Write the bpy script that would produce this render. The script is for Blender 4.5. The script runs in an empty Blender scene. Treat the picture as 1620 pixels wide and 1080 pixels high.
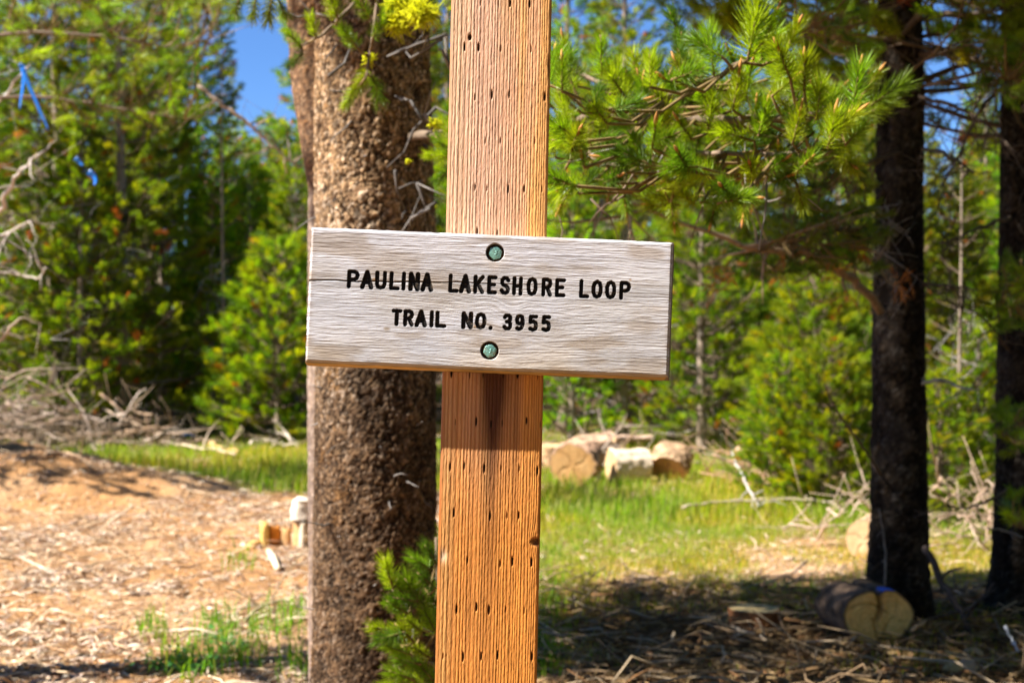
import bpy, math, random
import numpy as np
from mathutils import Vector, Matrix

rad = math.radians
scn = bpy.context.scene
COL = scn.collection

# ------------------------------------------------------------------ camera, sky, sun, exposure
FPX = 2393.0            # focal length in pixels of the 1620 px wide photograph
CAMZ = 1.5
PITCH = rad(-0.48)
cam_d = bpy.data.cameras.new('camera')
cam = bpy.data.objects.new('camera', cam_d); COL.objects.link(cam)
cam_d.sensor_width = 36.0
cam_d.lens = FPX / 1620 * 36.0
cam.location = (0, 0, CAMZ)
cam.rotation_euler = (math.pi / 2 + PITCH, 0, 0)
cam_d.clip_start = 0.05
cam_d.clip_end = 2000
cam_d.dof.use_dof = True
cam_d.dof.focus_distance = 2.06
cam_d.dof.aperture_fstop = 7.6
cam_d.dof.aperture_blades = 0
scn.camera = cam

SUN_AZ = rad(71)        # angle from behind the camera towards its left
SUN_EL = rad(49)
TO_SUN = Vector((-math.sin(SUN_AZ) * math.cos(SUN_EL), -math.cos(SUN_AZ) * math.cos(SUN_EL), math.sin(SUN_EL)))
world = bpy.data.worlds.new('World'); scn.world = world
world.use_nodes = True
wn = world.node_tree.nodes; wl = world.node_tree.links
for n in list(wn): wn.remove(n)
w_out = wn.new('ShaderNodeOutputWorld'); w_bg = wn.new('ShaderNodeBackground'); w_sky = wn.new('ShaderNodeTexSky')
w_sky.sky_type = 'NISHITA'; w_sky.sun_disc = False
w_sky.sun_elevation = SUN_EL
w_sky.sun_rotation = math.atan2(TO_SUN.x, TO_SUN.y) % (2 * math.pi)
w_sky.altitude = 1900; w_sky.air_density = 1.0; w_sky.dust_density = 0.0; w_sky.ozone_density = 6.0
w_bg.inputs['Strength'].default_value = 0.05
w_tint = wn.new('ShaderNodeVectorMath'); w_tint.operation = 'MULTIPLY'; w_tint.inputs[1].default_value = (.74, .95, 1.22)
wl.new(w_sky.outputs[0], w_tint.inputs[0]); wl.new(w_tint.outputs[0], w_bg.inputs[0]); wl.new(w_bg.outputs[0], w_out.inputs[0])

sun_d = bpy.data.lights.new('sun', 'SUN')
sun_d.energy = 5.0; sun_d.angle = rad(0.53); sun_d.color = (1.0, 0.955, 0.88)
sun = bpy.data.objects.new('sun', sun_d); COL.objects.link(sun)
sun.rotation_euler = TO_SUN.to_track_quat('Z', 'Y').to_euler()
sun.location = (-5, -5, 12)

scn.view_settings.view_transform = 'Standard'
scn.view_settings.look = 'None'
scn.view_settings.gamma = 1.0
scn.view_settings.use_curve_mapping = False
scn.view_settings.exposure = 1.55
scn.render.engine = 'CYCLES'
scn.cycles.use_denoising = True
scn.cycles.max_bounces = 7
scn.cycles.diffuse_bounces = 2
scn.cycles.glossy_bounces = 2
scn.cycles.transmission_bounces = 3
scn.cycles.transparent_max_bounces = 4
scn.cycles.sample_clamp_indirect = 4.0

# ------------------------------------------------------------------ helpers
rng = np.random.default_rng(3955)
random.seed(3955)
FWD = np.array([0, math.cos(PITCH), math.sin(PITCH)])
UPV = np.array([0, -math.sin(PITCH), math.cos(PITCH)])

def P(px, py, d):
    """world point seen at photograph pixel (px, py) at depth d"""
    return np.array([0, 0, CAMZ]) + d * FWD + (px - 810) / FPX * d * np.array([1., 0, 0]) - (py - 540) / FPX * d * UPV

def hash2(ix, iy, s):
    h = (ix.astype(np.int64) * 374761393 + iy.astype(np.int64) * 668265263 + s * 2246822519) & 0xFFFFFFFF
    h = ((h ^ (h >> 13)) * 1274126177) & 0xFFFFFFFF
    h = h ^ (h >> 16)
    return (h & 0xFFFFFF) / float(0xFFFFFF)

def vn(x, y, s=0):
    x = np.asarray(x, float); y = np.asarray(y, float)
    ix = np.floor(x); iy = np.floor(y); fx = x - ix; fy = y - iy
    fx = fx * fx * (3 - 2 * fx); fy = fy * fy * (3 - 2 * fy)
    a = hash2(ix, iy, s); b = hash2(ix + 1, iy, s); c = hash2(ix, iy + 1, s); d = hash2(ix + 1, iy + 1, s)
    return (a + (b - a) * fx) * (1 - fy) + (c + (d - c) * fx) * fy

def fbm(x, y, s=0, o=4):
    r = 0; a = 0.5; t = 0
    for k in range(o):
        r = r + a * vn(x * 2 ** k, y * 2 ** k, s + k * 17); t += a; a *= 0.5
    return r / t

def worley(x, y, s=0):
    """F1, F2 and the id value of the nearest cell"""
    x = np.asarray(x, float); y = np.asarray(y, float)
    ix = np.floor(x); iy = np.floor(y)
    f1 = np.full(x.shape, 9.0); f2 = np.full(x.shape, 9.0); cid = np.zeros(x.shape)
    for dx in (-1, 0, 1):
        for dy in (-1, 0, 1):
            cx = ix + dx; cy = iy + dy
            qx = cx + hash2(cx, cy, s); qy = cy + hash2(cx, cy, s + 5)
            d = np.hypot(x - qx, y - qy)
            c = hash2(cx, cy, s + 9)
            near = d < f1
            f2 = np.where(near, f1, np.minimum(f2, d))
            cid = np.where(near, c, cid)
            f1 = np.where(near, d, f1)
    return f1, f2, cid

def sst(a, b, x):
    t = np.clip((x - a) / (b - a), 0, 1)
    return t * t * (3 - 2 * t)

def mix(a, b, t):
    return a * (1 - t) + b * t

def mixc(c1, c2, t):
    t = np.asarray(t)[..., None]
    return np.asarray(c1) * (1 - t) + np.asarray(c2) * t

def mesh_from(name, V, faces, cols=None, mats=(), fmat=None, smooth=False):
    """V (n,3); faces: list of int arrays (m,3) or (m,4); cols (n,3) per vertex"""
    me = bpy.data.meshes.new(name)
    V = np.asarray(V, np.float32)
    me.vertices.add(len(V)); me.vertices.foreach_set('co', V.ravel())
    loops = np.concatenate([f.ravel() for f in faces]).astype(np.int32)
    sizes = np.concatenate([np.full(len(f), f.shape[1], np.int32) for f in faces])
    starts = np.concatenate([[0], np.cumsum(sizes)[:-1]]).astype(np.int32)
    me.loops.add(len(loops)); me.loops.foreach_set('vertex_index', loops)
    me.polygons.add(len(sizes)); me.polygons.foreach_set('loop_start', starts)
    try: me.polygons.foreach_set('loop_total', sizes)
    except Exception: pass
    if fmat is not None: me.polygons.foreach_set('material_index', np.asarray(fmat, np.int32))
    if smooth: me.polygons.foreach_set('use_smooth', np.ones(len(sizes), bool))
    me.update(calc_edges=True)
    if cols is not None:
        a = me.color_attributes.new('col', 'FLOAT_COLOR', 'POINT')
        c = np.ones((len(V), 4), np.float32); c[:, :3] = cols
        a.data.foreach_set('color', c.ravel())
    for m in mats: me.materials.append(m)
    return me

class MB:
    """collects pieces into one mesh"""
    def __init__(s): s.V = []; s.C = []; s.F = {3: [], 4: []}; s.M = {3: [], 4: []}; s.n = 0
    def add(s, V, faces, col, mat=0):
        V = np.asarray(V, float); s.V.append(V)
        c = np.asarray(col, float)
        if c.ndim == 1: c = np.tile(c, (len(V), 1))
        s.C.append(c)
        for f in faces:
            f = np.asarray(f, np.int64)
            if len(f) == 0: continue
            s.F[f.shape[1]].append(f + s.n); s.M[f.shape[1]].append(np.full(len(f), mat))
        s.n += len(V)
    def tube(s, pts, rads, n=5, col=(.2, .15, .1), mat=0, cap=True, jitter=0.0):
        pts = np.asarray(pts, float); rads = np.broadcast_to(np.asarray(rads, float), (len(pts),))
        m = len(pts)
        T = np.gradient(pts, axis=0); T /= np.linalg.norm(T, axis=1)[:, None] + 1e-9
        ref = np.array([0, 0, 1.]) if abs(T[:, 2]).mean() < 0.8 else np.array([1., 0, 0])
        U = np.cross(T, ref); U /= np.linalg.norm(U, axis=1)[:, None] + 1e-9
        W = np.cross(T, U)
        a = np.arange(n) / n * 2 * np.pi
        rr = rads[:, None] * (1 + jitter * (rng.random((m, n)) - .5))
        V = pts[:, None, :] + rr[..., None] * (np.cos(a)[None, :, None] * U[:, None, :] + np.sin(a)[None, :, None] * W[:, None, :])
        i = np.arange(m - 1)[:, None] * n; j = np.arange(n)[None, :]; j2 = (j + 1) % n
        F = np.stack([i + j, i + j2, i + n + j2, i + n + j], -1).reshape(-1, 4)
        Vf = V.reshape(-1, 3); fs = [F]
        if cap:
            Vf = np.vstack([Vf, pts[0], pts[-1]])
            k = m * n
            t1 = np.stack([np.full(n, k), (np.arange(n) + 1) % n, np.arange(n)], -1)
            t2 = np.stack([np.full(n, k + 1), (m - 1) * n + np.arange(n), (m - 1) * n + (np.arange(n) + 1) % n], -1)
            fs += [t1, t2]
        c = np.asarray(col, float)
        if c.ndim == 1: c = np.tile(c, (len(Vf), 1)) * (0.85 + 0.3 * rng.random((len(Vf), 1)))
        s.add(Vf, fs, c, mat)
    def mesh(s, name, mats, smooth=False):
        faces = []; fm = []
        for k in (3, 4):
            if s.F[k]:
                faces.append(np.concatenate(s.F[k])); fm.append(np.concatenate(s.M[k]))
        return mesh_from(name, np.concatenate(s.V), faces, np.concatenate(s.C), mats, np.concatenate(fm), smooth)

def link(name, me, parent=None):
    o = bpy.data.objects.new(name, me); COL.objects.link(o)
    if parent is not None: o.parent = parent
    return o

def tag(o, label=None, cat=None, group=None, kind=None):
    if label: o['label'] = label
    if cat: o['category'] = cat
    if group: o['group'] = group
    if kind: o['kind'] = kind
    return o

def thing(name, label, cat, loc=(0, 0, 0), group=None):
    o = bpy.data.objects.new(name, None); COL.objects.link(o); o.location = Vector([float(v) for v in loc])
    o.empty_display_size = 0.1
    return tag(o, label, cat, group)

def frames(D, roll=None):
    """rotation matrices whose z axis is D (n,3)"""
    D = D / (np.linalg.norm(D, axis=1)[:, None] + 1e-9)
    ref = np.where(np.abs(D[:, 2:3]) < 0.9, np.array([[0, 0, 1.]]), np.array([[1., 0, 0]]))
    X = np.cross(ref, D); X /= np.linalg.norm(X, axis=1)[:, None]
    Y = np.cross(D, X)
    if roll is not None:
        c = np.cos(roll)[:, None]; s_ = np.sin(roll)[:, None]
        X, Y = c * X + s_ * Y, -s_ * X + c * Y
    return np.stack([X, Y, D], -1)

# ------------------------------------------------------------------ materials
def material(name, build):
    m = bpy.data.materials.new(name); m.use_nodes = True
    nt = m.node_tree
    for n in list(nt.nodes): nt.nodes.remove(n)
    out = nt.nodes.new('ShaderNodeOutputMaterial')
    nt.links.new(build(nt), out.inputs['Surface'])
    return m

def col_mat(name, rough=0.8, noise_scale=0, noise_amt=0.3, bump=0.0, bump_scale=200, spec=0.3, transl=0.0, metallic=0.0, objvar=0.0, stretch=(1, 1, 1)):
    def b(nt):
        N = nt.nodes; L = nt.links
        at = N.new('ShaderNodeAttribute'); at.attribute_name = 'col'
        c = at.outputs['Color']
        tc = N.new('ShaderNodeTexCoord')
        mp = N.new('ShaderNodeMapping'); mp.inputs['Scale'].default_value = stretch
        L.new(tc.outputs['Object'], mp.inputs[0])
        if noise_scale:
            nz = N.new('ShaderNodeTexNoise'); nz.inputs['Scale'].default_value = noise_scale; nz.inputs['Detail'].default_value = 6
            L.new(mp.outputs[0], nz.inputs['Vector'])
            mr = N.new('ShaderNodeMapRange'); mr.inputs['From Min'].default_value = .3; mr.inputs['From Max'].default_value = .7
            mr.inputs['To Min'].default_value = 1 - noise_amt; mr.inputs['To Max'].default_value = 1 + noise_amt
            L.new(nz.outputs['Fac'], mr.inputs['Value'])
            mx = N.new('ShaderNodeVectorMath'); mx.operation = 'SCALE'
            L.new(c, mx.inputs[0]); L.new(mr.outputs[0], mx.inputs['Scale']); c = mx.outputs[0]
        if objvar:
            oi = N.new('ShaderNodeObjectInfo')
            hs = N.new('ShaderNodeHueSaturation')
            m1 = N.new('ShaderNodeMapRange'); m1.inputs['To Min'].default_value = .5 - .03 * objvar; m1.inputs['To Max'].default_value = .5 + .02 * objvar
            m2 = N.new('ShaderNodeMapRange'); m2.inputs['To Min'].default_value = 1 - .3 * objvar; m2.inputs['To Max'].default_value = 1 + .25 * objvar
            L.new(oi.outputs['Random'], m1.inputs['Value']); L.new(oi.outputs['Random'], m2.inputs['Value'])
            L.new(c, hs.inputs['Color']); L.new(m1.outputs[0], hs.inputs['Hue']); L.new(m2.outputs[0], hs.inputs['Value'])
            c = hs.outputs[0]
        p = N.new('ShaderNodeBsdfPrincipled')
        L.new(c, p.inputs['Base Color'])
        p.inputs['Roughness'].default_value = rough; p.inputs['Specular IOR Level'].default_value = spec
        p.inputs['Metallic'].default_value = metallic
        if bump:
            bz = N.new('ShaderNodeTexNoise'); bz.inputs['Scale'].default_value = bump_scale; bz.inputs['Detail'].default_value = 5
            L.new(mp.outputs[0], bz.inputs['Vector'])
            bp = N.new('ShaderNodeBump'); bp.inputs['Strength'].default_value = bump; bp.inputs['Distance'].default_value = 0.01
            L.new(bz.outputs['Fac'], bp.inputs['Height']); L.new(bp.outputs[0], p.inputs['Normal'])
        if transl:
            t = N.new('ShaderNodeBsdfTranslucent')
            g = N.new('ShaderNodeVectorMath'); g.operation = 'MULTIPLY'; g.inputs[1].default_value = (1.6, 1.7, .9)
            L.new(c, g.inputs[0]); L.new(g.outputs[0], t.inputs['Color'])
            ms = N.new('ShaderNodeMixShader'); ms.inputs[0].default_value = transl
            L.new(p.outputs[0], ms.inputs[1]); L.new(t.outputs[0], ms.inputs[2])
            return ms.outputs[0]
        return p.outputs[0]
    return material(name, b)

M_needle = col_mat('pine_needles', rough=0.42, spec=0.4, transl=0.38, objvar=0.0)
M_needle_far = col_mat('pine_needles_far', rough=0.5, spec=0.3, transl=0.5, objvar=1.0)
M_twig = col_mat('twig_bark', rough=0.9, noise_scale=40, noise_amt=.35)
M_bark = col_mat('tree_bark', rough=0.95, noise_scale=60, noise_amt=.3, bump=.5, bump_scale=160, spec=.15)
M_post = col_mat('treated_post_wood', rough=0.72, noise_scale=90, noise_amt=.16, bump=.25, bump_scale=500, spec=.25, stretch=(1, 1, .12))
M_board = col_mat('weathered_grey_wood', rough=0.85, noise_scale=70, noise_amt=.13, bump=.22, bump_scale=420, spec=.2, stretch=(.1, 1, 1))
M_bolt = col_mat('galvanised_bolt', rough=0.42, noise_scale=300, noise_amt=.3, bump=.15, bump_scale=600, spec=.6, metallic=.55)
M_cut = col_mat('sawn_wood', rough=0.85, noise_scale=30, noise_amt=.15, bump=.3, bump_scale=120, spec=.2)
M_ground_bits = col_mat('forest_litter', rough=0.9, noise_scale=20, noise_amt=.2, spec=.2)
M_grass = col_mat('grass_blades', rough=0.55, spec=.2, transl=.5)
M_stone = col_mat('stone', rough=.85, noise_scale=25, noise_amt=.3, bump=.4, bump_scale=60)
M_ribbon = col_mat('blue_plastic_ribbon', rough=.35, spec=.5, transl=.2)
M_lichen = col_mat('wolf_lichen', rough=.8, spec=.2, transl=.35)

def ground_mat(nt):
    N = nt.nodes; L = nt.links
    at = N.new('ShaderNodeAttribute'); at.attribute_name = 'col'
    tc = N.new('ShaderNodeTexCoord')
    n1 = N.new('ShaderNodeTexNoise'); n1.inputs['Scale'].default_value = 5; n1.inputs['Detail'].default_value = 9; n1.inputs['Roughness'].default_value = .68
    n2 = N.new('ShaderNodeTexNoise'); n2.inputs['Scale'].default_value = 38; n2.inputs['Detail'].default_value = 5
    L.new(tc.outputs['Object'], n1.inputs['Vector']); L.new(tc.outputs['Object'], n2.inputs['Vector'])
    r1 = N.new('ShaderNodeMapRange'); r1.inputs['From Min'].default_value = .3; r1.inputs['From Max'].default_value = .7
    r1.inputs['To Min'].default_value = .62; r1.inputs['To Max'].default_value = 1.3
    L.new(n1.outputs['Fac'], r1.inputs['Value'])
    r2 = N.new('ShaderNodeMapRange'); r2.inputs['From Min'].default_value = .35; r2.inputs['From Max'].default_value = .65
    r2.inputs['To Min'].default_value = .7; r2.inputs['To Max'].default_value = 1.25
    L.new(n2.outputs['Fac'], r2.inputs['Value'])
    mm = N.new('ShaderNodeMath'); mm.operation = 'MULTIPLY'; L.new(r1.outputs[0], mm.inputs[0]); L.new(r2.outputs[0], mm.inputs[1])
    sc = N.new('ShaderNodeVectorMath'); sc.operation = 'SCALE'; L.new(at.outputs['Color'], sc.inputs[0]); L.new(mm.outputs[0], sc.inputs['Scale'])
    p = N.new('ShaderNodeBsdfPrincipled'); p.inputs['Roughness'].default_value = .95; p.inputs['Specular IOR Level'].default_value = .1
    L.new(sc.outputs[0], p.inputs['Base Color'])
    bp = N.new('ShaderNodeBump'); bp.inputs['Strength'].default_value = .8; bp.inputs['Distance'].default_value = .03
    L.new(n2.outputs['Fac'], bp.inputs['Height']); L.new(bp.outputs[0], p.inputs['Normal'])
    return p.outputs[0]
M_ground = material('forest_floor', ground_mat)

# ------------------------------------------------------------------ ground
def gh(x, y):
    x = np.asarray(x, float); y = np.asarray(y, float)
    near = sst(1.5, 4, y) * 1.0
    z = 0.09 * (fbm(x * .5 + 7, y * .5, 1, 3) - .5) + 0.05 * (fbm(x * 2.1, y * 2.1, 4, 3) - .5)
    z += 0.02 * (fbm(x * 7, y * 7, 9, 2) - .5)
    # dirt mound left
    z += 0.42 * np.exp(-(((x + 5.0) / 1.55) ** 2 + ((y - 14.3) / 1.1) ** 2)) * (1 + .25 * (fbm(x * 3, y * 3, 21, 3) - .5))
    z += 0.14 * np.exp(-(((x + 3.3) / 1.2) ** 2 + ((y - 13.6) / .6) ** 2))
    z += 0.25 * np.exp(-(((x + 7.5) / 1.6) ** 2 + ((y - 17.5) / 1.5) ** 2))
    slope = 0.035 + 0.075 * sst(-2, 6, x)
    z += slope * np.clip(y - 19, 0, 60) ** 1.0 * sst(19, 24, y)
    far = sst(60, 200, np.hypot(x, y))
    return z * (1 - far) + far * 4.0

def G(px, py):
    """where the ray through a photograph pixel meets the ground"""
    ts = np.linspace(3, 60, 2400)
    pts = np.array([0, 0, CAMZ])[None] + ts[:, None] * (FWD + (px - 810) / FPX * np.array([1., 0, 0]) - (py - 540) / FPX * UPV)[None]
    below = np.nonzero(pts[:, 2] < gh(pts[:, 0], pts[:, 1]))[0]
    p = pts[below[0]] if len(below) else pts[-1]
    return np.array([p[0], p[1], float(gh(p[0], p[1]))])

def on_ground(x, y): return np.array([x, y, float(gh(x, y))])

def grass_density(x, y):
    x = np.asarray(x, float); y = np.asarray(y, float)
    px = 810 + x / y * FPX
    n = fbm(x * .9 + 3, y * .7, 33, 3) + .12 * sst(1.2, 2.6, x)
    right = sst(-.35, .1, x) * (0.5 + 0.5 * sst(9.5, 13, y))
    edge = 13.3 + .5 * (fbm(x * 1.3, y * .2, 40, 2) - .5) * 2 + 1.3 * sst(-2.6, -4.2, x)
    left = sst(0, .5, y - edge) * (1 - sst(-.35, .1, x))
    d = np.maximum(right, left)
    d *= sst(.38, .56, n + .17 * sst(10.8, 13.2, y))
    d *= 1 - np.clip(np.exp(-(((x + 5.2) / 1.7) ** 2 + ((y - 14.0) / 1.2) ** 2)) * 1.6, 0, 1)
    d *= 1 - sst(20, 23, y)
    # shade foreground right: sparse
    d *= 1 - .85 * (1 - sst(7.4, 8.6, y)) * sst(0, .4, x)
    return d

gx = np.concatenate([-np.geomspace(400, 9, 34), np.arange(-8.6, 8.7, .085), np.geomspace(9, 400, 34)])
gy = np.concatenate([-np.geomspace(300, 1, 20), np.arange(0, 5, .25), np.arange(5, 24, .085), np.geomspace(24.3, 500, 50)])
X, Y = np.meshgrid(gx, gy)
Z = gh(X, Y)
core = (np.abs(X) < 8.6) & (Y > 5) & (Y < 24)
Z = Z + np.where(core, 0.018 * (fbm(X * 14, Y * 14, 77, 2) - .5), 0)
gd = grass_density(X, np.maximum(Y, .5))
n1 = fbm(X * 1.1, Y * 1.1, 51, 4); n2 = fbm(X * 6, Y * 6, 52, 3); n3 = fbm(X * .35 + 9, Y * .35, 53, 3)
C = mixc((.37, .195, .08), (.43, .26, .135), sst(.35, .65, n1))
C = mixc(C, (.30, .155, .065), sst(.5, .75, n2) * .6)
C = mixc(C, (.17, .19, .02), np.clip(gd * .9, 0, .85))
shade_dk = (1 - sst(7.6, 8.8, Y)) * sst(-.6, .3, X)  # duff colour, darkened further to deepen the shade at front right
C = mixc(C, (.13, .072, .03), .95 * shade_dk * sst(.15, .5, n1 + .2))
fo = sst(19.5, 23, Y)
C = mixc(C, mixc((.07, .045, .025), (.22, .15, .09), sst(0, 3, X)), fo * .9)  # duff floor, painted darker on the left to deepen the hollow's shade
nx_, ny_ = len(gx), len(gy)
i = np.arange(ny_ - 1)[:, None] * nx_ + np.arange(nx_ - 1)[None]
F = np.stack([i, i + 1, i + nx_ + 1, i + nx_], -1).reshape(-1, 4)
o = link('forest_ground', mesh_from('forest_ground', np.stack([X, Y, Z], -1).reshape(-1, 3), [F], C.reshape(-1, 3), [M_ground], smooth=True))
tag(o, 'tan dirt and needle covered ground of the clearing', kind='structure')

# ------------------------------------------------------------------ pine tufts
GREENS = np.array([(.19, .29, .005), (.14, .24, .007), (.27, .34, .006), (.09, .165, .008), (.26, .30, .005)])

def tuft_template(n, L, nl, w, seg=1, seed=0, spread=1.0):
    """needles along a shoot of length L on +z. returns V, F list, per-vertex (random, tipness)"""
    r = np.random.default_rng(seed)
    t = r.random(n) ** .85
    az = r.random(n) * 2 * np.pi
    ang = (rad(64) * (1 - t) + rad(24) * t) * (0.75 + .5 * r.random(n)) * spread
    base = np.stack([.003 * np.cos(az), .003 * np.sin(az), t * L], -1)
    d = np.stack([np.sin(ang) * np.cos(az), np.sin(ang) * np.sin(az), np.cos(ang)], -1)
    ln = nl * (.7 + .5 * r.random(n))
    side = np.cross(d, r.normal(size=(n, 3))); side /= np.linalg.norm(side, axis=1)[:, None]
    bend = np.array([0, 0, 1.]) * .18
    V = []; 
    if seg == 1:
        V = np.stack([base - side * w / 2, base + side * w / 2, base + (d + bend) * ln[:, None]], 1)
        F = [np.arange(n * 3).reshape(n, 3)]
        k = 3
    else:
        mid = base + (d * .55 + bend * .12) * ln[:, None]
        tip = base + (d * 1.0 + bend) * ln[:, None]
        V = np.stack([base - side * w / 2, base + side * w / 2, mid + side * w / 2, mid - side * w / 2, tip], 1)
        i = np.arange(n)[:, None] * 5
        F = [i + np.array([[0, 1, 2, 3]]), i + np.array([[3, 2, 4]])]
        k = 5
    rv = np.repeat(r.random(n), k)
    return V.reshape(-1, 3), F, rv

def place_tufts(mb, tmpl, pos, dirs, scale, cols, mat=0, jit=.35):
    """all tufts of one template into mb"""
    V, F, rv = tmpl
    n = len(pos)
    if n == 0: return
    R = frames(np.asarray(dirs, float), rng.random(n) * 6.28)
    W = np.einsum('nij,vj->nvi', R, V) * np.asarray(scale)[:, None, None] + np.asarray(pos)[:, None, :]
    c = np.asarray(cols)[:, None, :] * (1 - jit / 2 + jit * rv[None, :, None])
    k = len(V)
    faces = [(f[None] + (np.arange(n) * k)[:, None, None]).reshape(-1, f.shape[1]) for f in F]
    mb.add(W.reshape(-1, 3), faces, c.reshape(-1, 3), mat)

T_FAR = [tuft_template(84, .13, .062, .0056, 1, s, 1.1) for s in range(4)]
T_MID = [tuft_template(120, .13, .060, .0042, 1, 20 + s, 1.15) for s in range(4)]
T_NEAR = [tuft_template(300, .105, .047, .0018, 2, 40 + s, 1.25) for s in range(4)]
T_SPARSE = [tuft_template(16, .10, .055, .005, 1, 60 + s) for s in range(3)]

def tuft_cols(n, dead=.03, yellow=.12, bright=1.0):
    c = GREENS[rng.integers(0, len(GREENS), n)] * (.75 + .5 * rng.random((n, 1))) * bright
    d = rng.random(n)
    c[d < dead] = (.42, .15, .02)
    y = (d > 1 - yellow); c[y] = c[y] * (1.5, 1.15, .8)
    return c

WOOD = np.array((.17, .12, .08)); GREY = np.array((.36, .32, .29)); DARKW = np.array((.12, .085, .06))

def pine(seed, H, zb, R, templ, whorl=.34, per=5, step=.13, twigr=.016, dead=.03, yellow=.1, droop=0.0, dens=1.0, deadlow=8, shape=1.25, lean=0, trunk_r=None, az_bias=None):
    """trunk mesh and crown mesh for one kind of pine"""
    r = np.random.default_rng(seed)
    tr = trunk_r or (.02 + H * .0105)
    # trunk
    tb = MB()
    m = 22
    zz = np.linspace(-.15, H, m)
    cx = lean * (zz / H) ** 2 * H + .03 * H * .3 * (vn(zz * .5, seed, 3) - .5); cy = .03 * H * .3 * (vn(zz * .5, seed + 9, 5) - .5)
    cx = cx - np.interp(0, zz, cx); cy = cy - np.interp(0, zz, cy)
    ctr = np.stack([cx, cy, zz], -1)
    rr = tr * (1 - .93 * np.clip(zz / H, 0, 1) ** .9) + .35 * tr * np.exp(-np.clip(zz, 0, 9) / .15)
    tb.tube(ctr, rr, 9, mixc((.25, .18, .125), (.36, .29, .23), r.random(m * 9 + 2)), 0, jitter=.12)
    def c_at(z): return np.array([np.interp(z, zz, cx), np.interp(z, zz, cy), z])
    # dead lower branches
    for k in range(deadlow):
        z = r.uniform(.4, zb + .35 * (H - zb)); a = r.uniform(0, 6.28); l = r.uniform(.3, .9) * R
        d = np.array([math.cos(a), math.sin(a), r.uniform(-.25, .3)])
        p0 = c_at(z); pts = [p0]
        for q in range(4):
            d = d + r.normal(size=3) * .22; pts.append(pts[-1] + d * l / 4)
        tb.tube(pts, np.linspace(.011, .003, 5), 4, GREY * r.uniform(.6, 1.2), 1)
        for q in range(3):
            e = np.array(pts[2 + q % 3]); dd = r.normal(size=3) * .16; tb.tube([e, e + dd, e + dd * 1.6 + r.normal(size=3) * .05], [.005, .003, .002], 3, GREY * r.uniform(.6, 1.3), 1)
    cb = MB(); pos = []; dr = []
    z = zb
    while z < H - .12:
        f = (z - zb) / (H - zb)
        n = max(3, int(per + r.integers(-1, 2)))
        a0 = r.uniform(0, 6.28)
        for k in range(n):
            if r.random() > .92 * dens + .08: continue
            a = a0 + k * 6.283 / n + r.normal() * .25
            l = R * (1 - f ** shape) * r.uniform(.6, 1.12) + .16
            if az_bias is not None:
                l *= az_bias(a)
            if f < .15: l *= r.uniform(.6, 1.0)
            el = rad(r.uniform(2, 28)) + f * rad(22) - droop
            h = np.array([math.cos(a), math.sin(a), 0]); pts = [c_at(z)]
            ns = 5
            for q in range(ns):
                e = el + (-.15 + .55 * (q / ns)) + r.normal() * .08
                pts.append(pts[-1] + (h * math.cos(e) + np.array([0, 0, math.sin(e)])) * l / ns)
                h = h + np.array([-h[1], h[0], 0]) * r.normal() * .12; h /= np.linalg.norm(h)
            pts = np.array(pts)
            cb.tube(pts, np.linspace(twigr * (.4 + .6 * l / R), .004, ns + 1), 4, WOOD * r.uniform(.6, 1.1), 1, cap=False)
            nt = max(2, int(l / step * (1.0 + .8 * r.random())))
            s = r.uniform(.28, 1, nt); s[0] = 1.0
            idx = s * ns; i0 = np.clip(idx.astype(int), 0, ns - 1); fr = (idx - i0)[:, None]
            B = pts[i0] * (1 - fr) + pts[i0 + 1] * fr
            side = np.array([-h[1], h[0], 0.]); sg = r.choice([-1., 1.], nt); off = (r.uniform(.05, .42, nt) * l * (1.08 - s) + .04) * sg
            off[0] = 0
            D = h[None] * r.uniform(.3, 1, (nt, 1)) + side[None] * (sg * r.uniform(.1, .8, nt))[:, None] + np.array([0, 0, 1.]) * r.uniform(-.1 - droop, .9, (nt, 1))
            Q = B + side[None] * off[:, None] + h[None] * np.abs(off)[:, None] * .6 + np.array([0, 0, 1]) * (np.abs(off)[:, None] * .3 + r.normal(size=(nt, 1)) * .03)
            for q in range(1, nt):
                if abs(off[q]) > .06: cb.tube([B[q], (B[q] + Q[q]) / 2 + r.normal(size=3) * .012, Q[q]], [.006, .005, .003], 3, WOOD * r.uniform(.6, 1.2), 1, cap=False)
            pos.append(Q); dr.append(D)
        z += whorl * r.uniform(.7, 1.25) * (1 - .35 * f)
    pos.append(c_at(H - .1)[None]); dr.append(np.array([[0, 0, 1.]]))
    pos = np.concatenate(pos); dr = np.concatenate(dr)
    cols = tuft_cols(len(pos), dead, yellow)
    which = r.integers(0, len(templ), len(pos))
    for k, T in enumerate(templ):
        s = which == k
        place_tufts(cb, T, pos[s], dr[s], r.uniform(.85, 1.35, s.sum()), cols[s])
    return tb.mesh('trunk', [M_bark, M_twig], True), cb.mesh('crown', [M_needle_far, M_twig])

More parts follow.
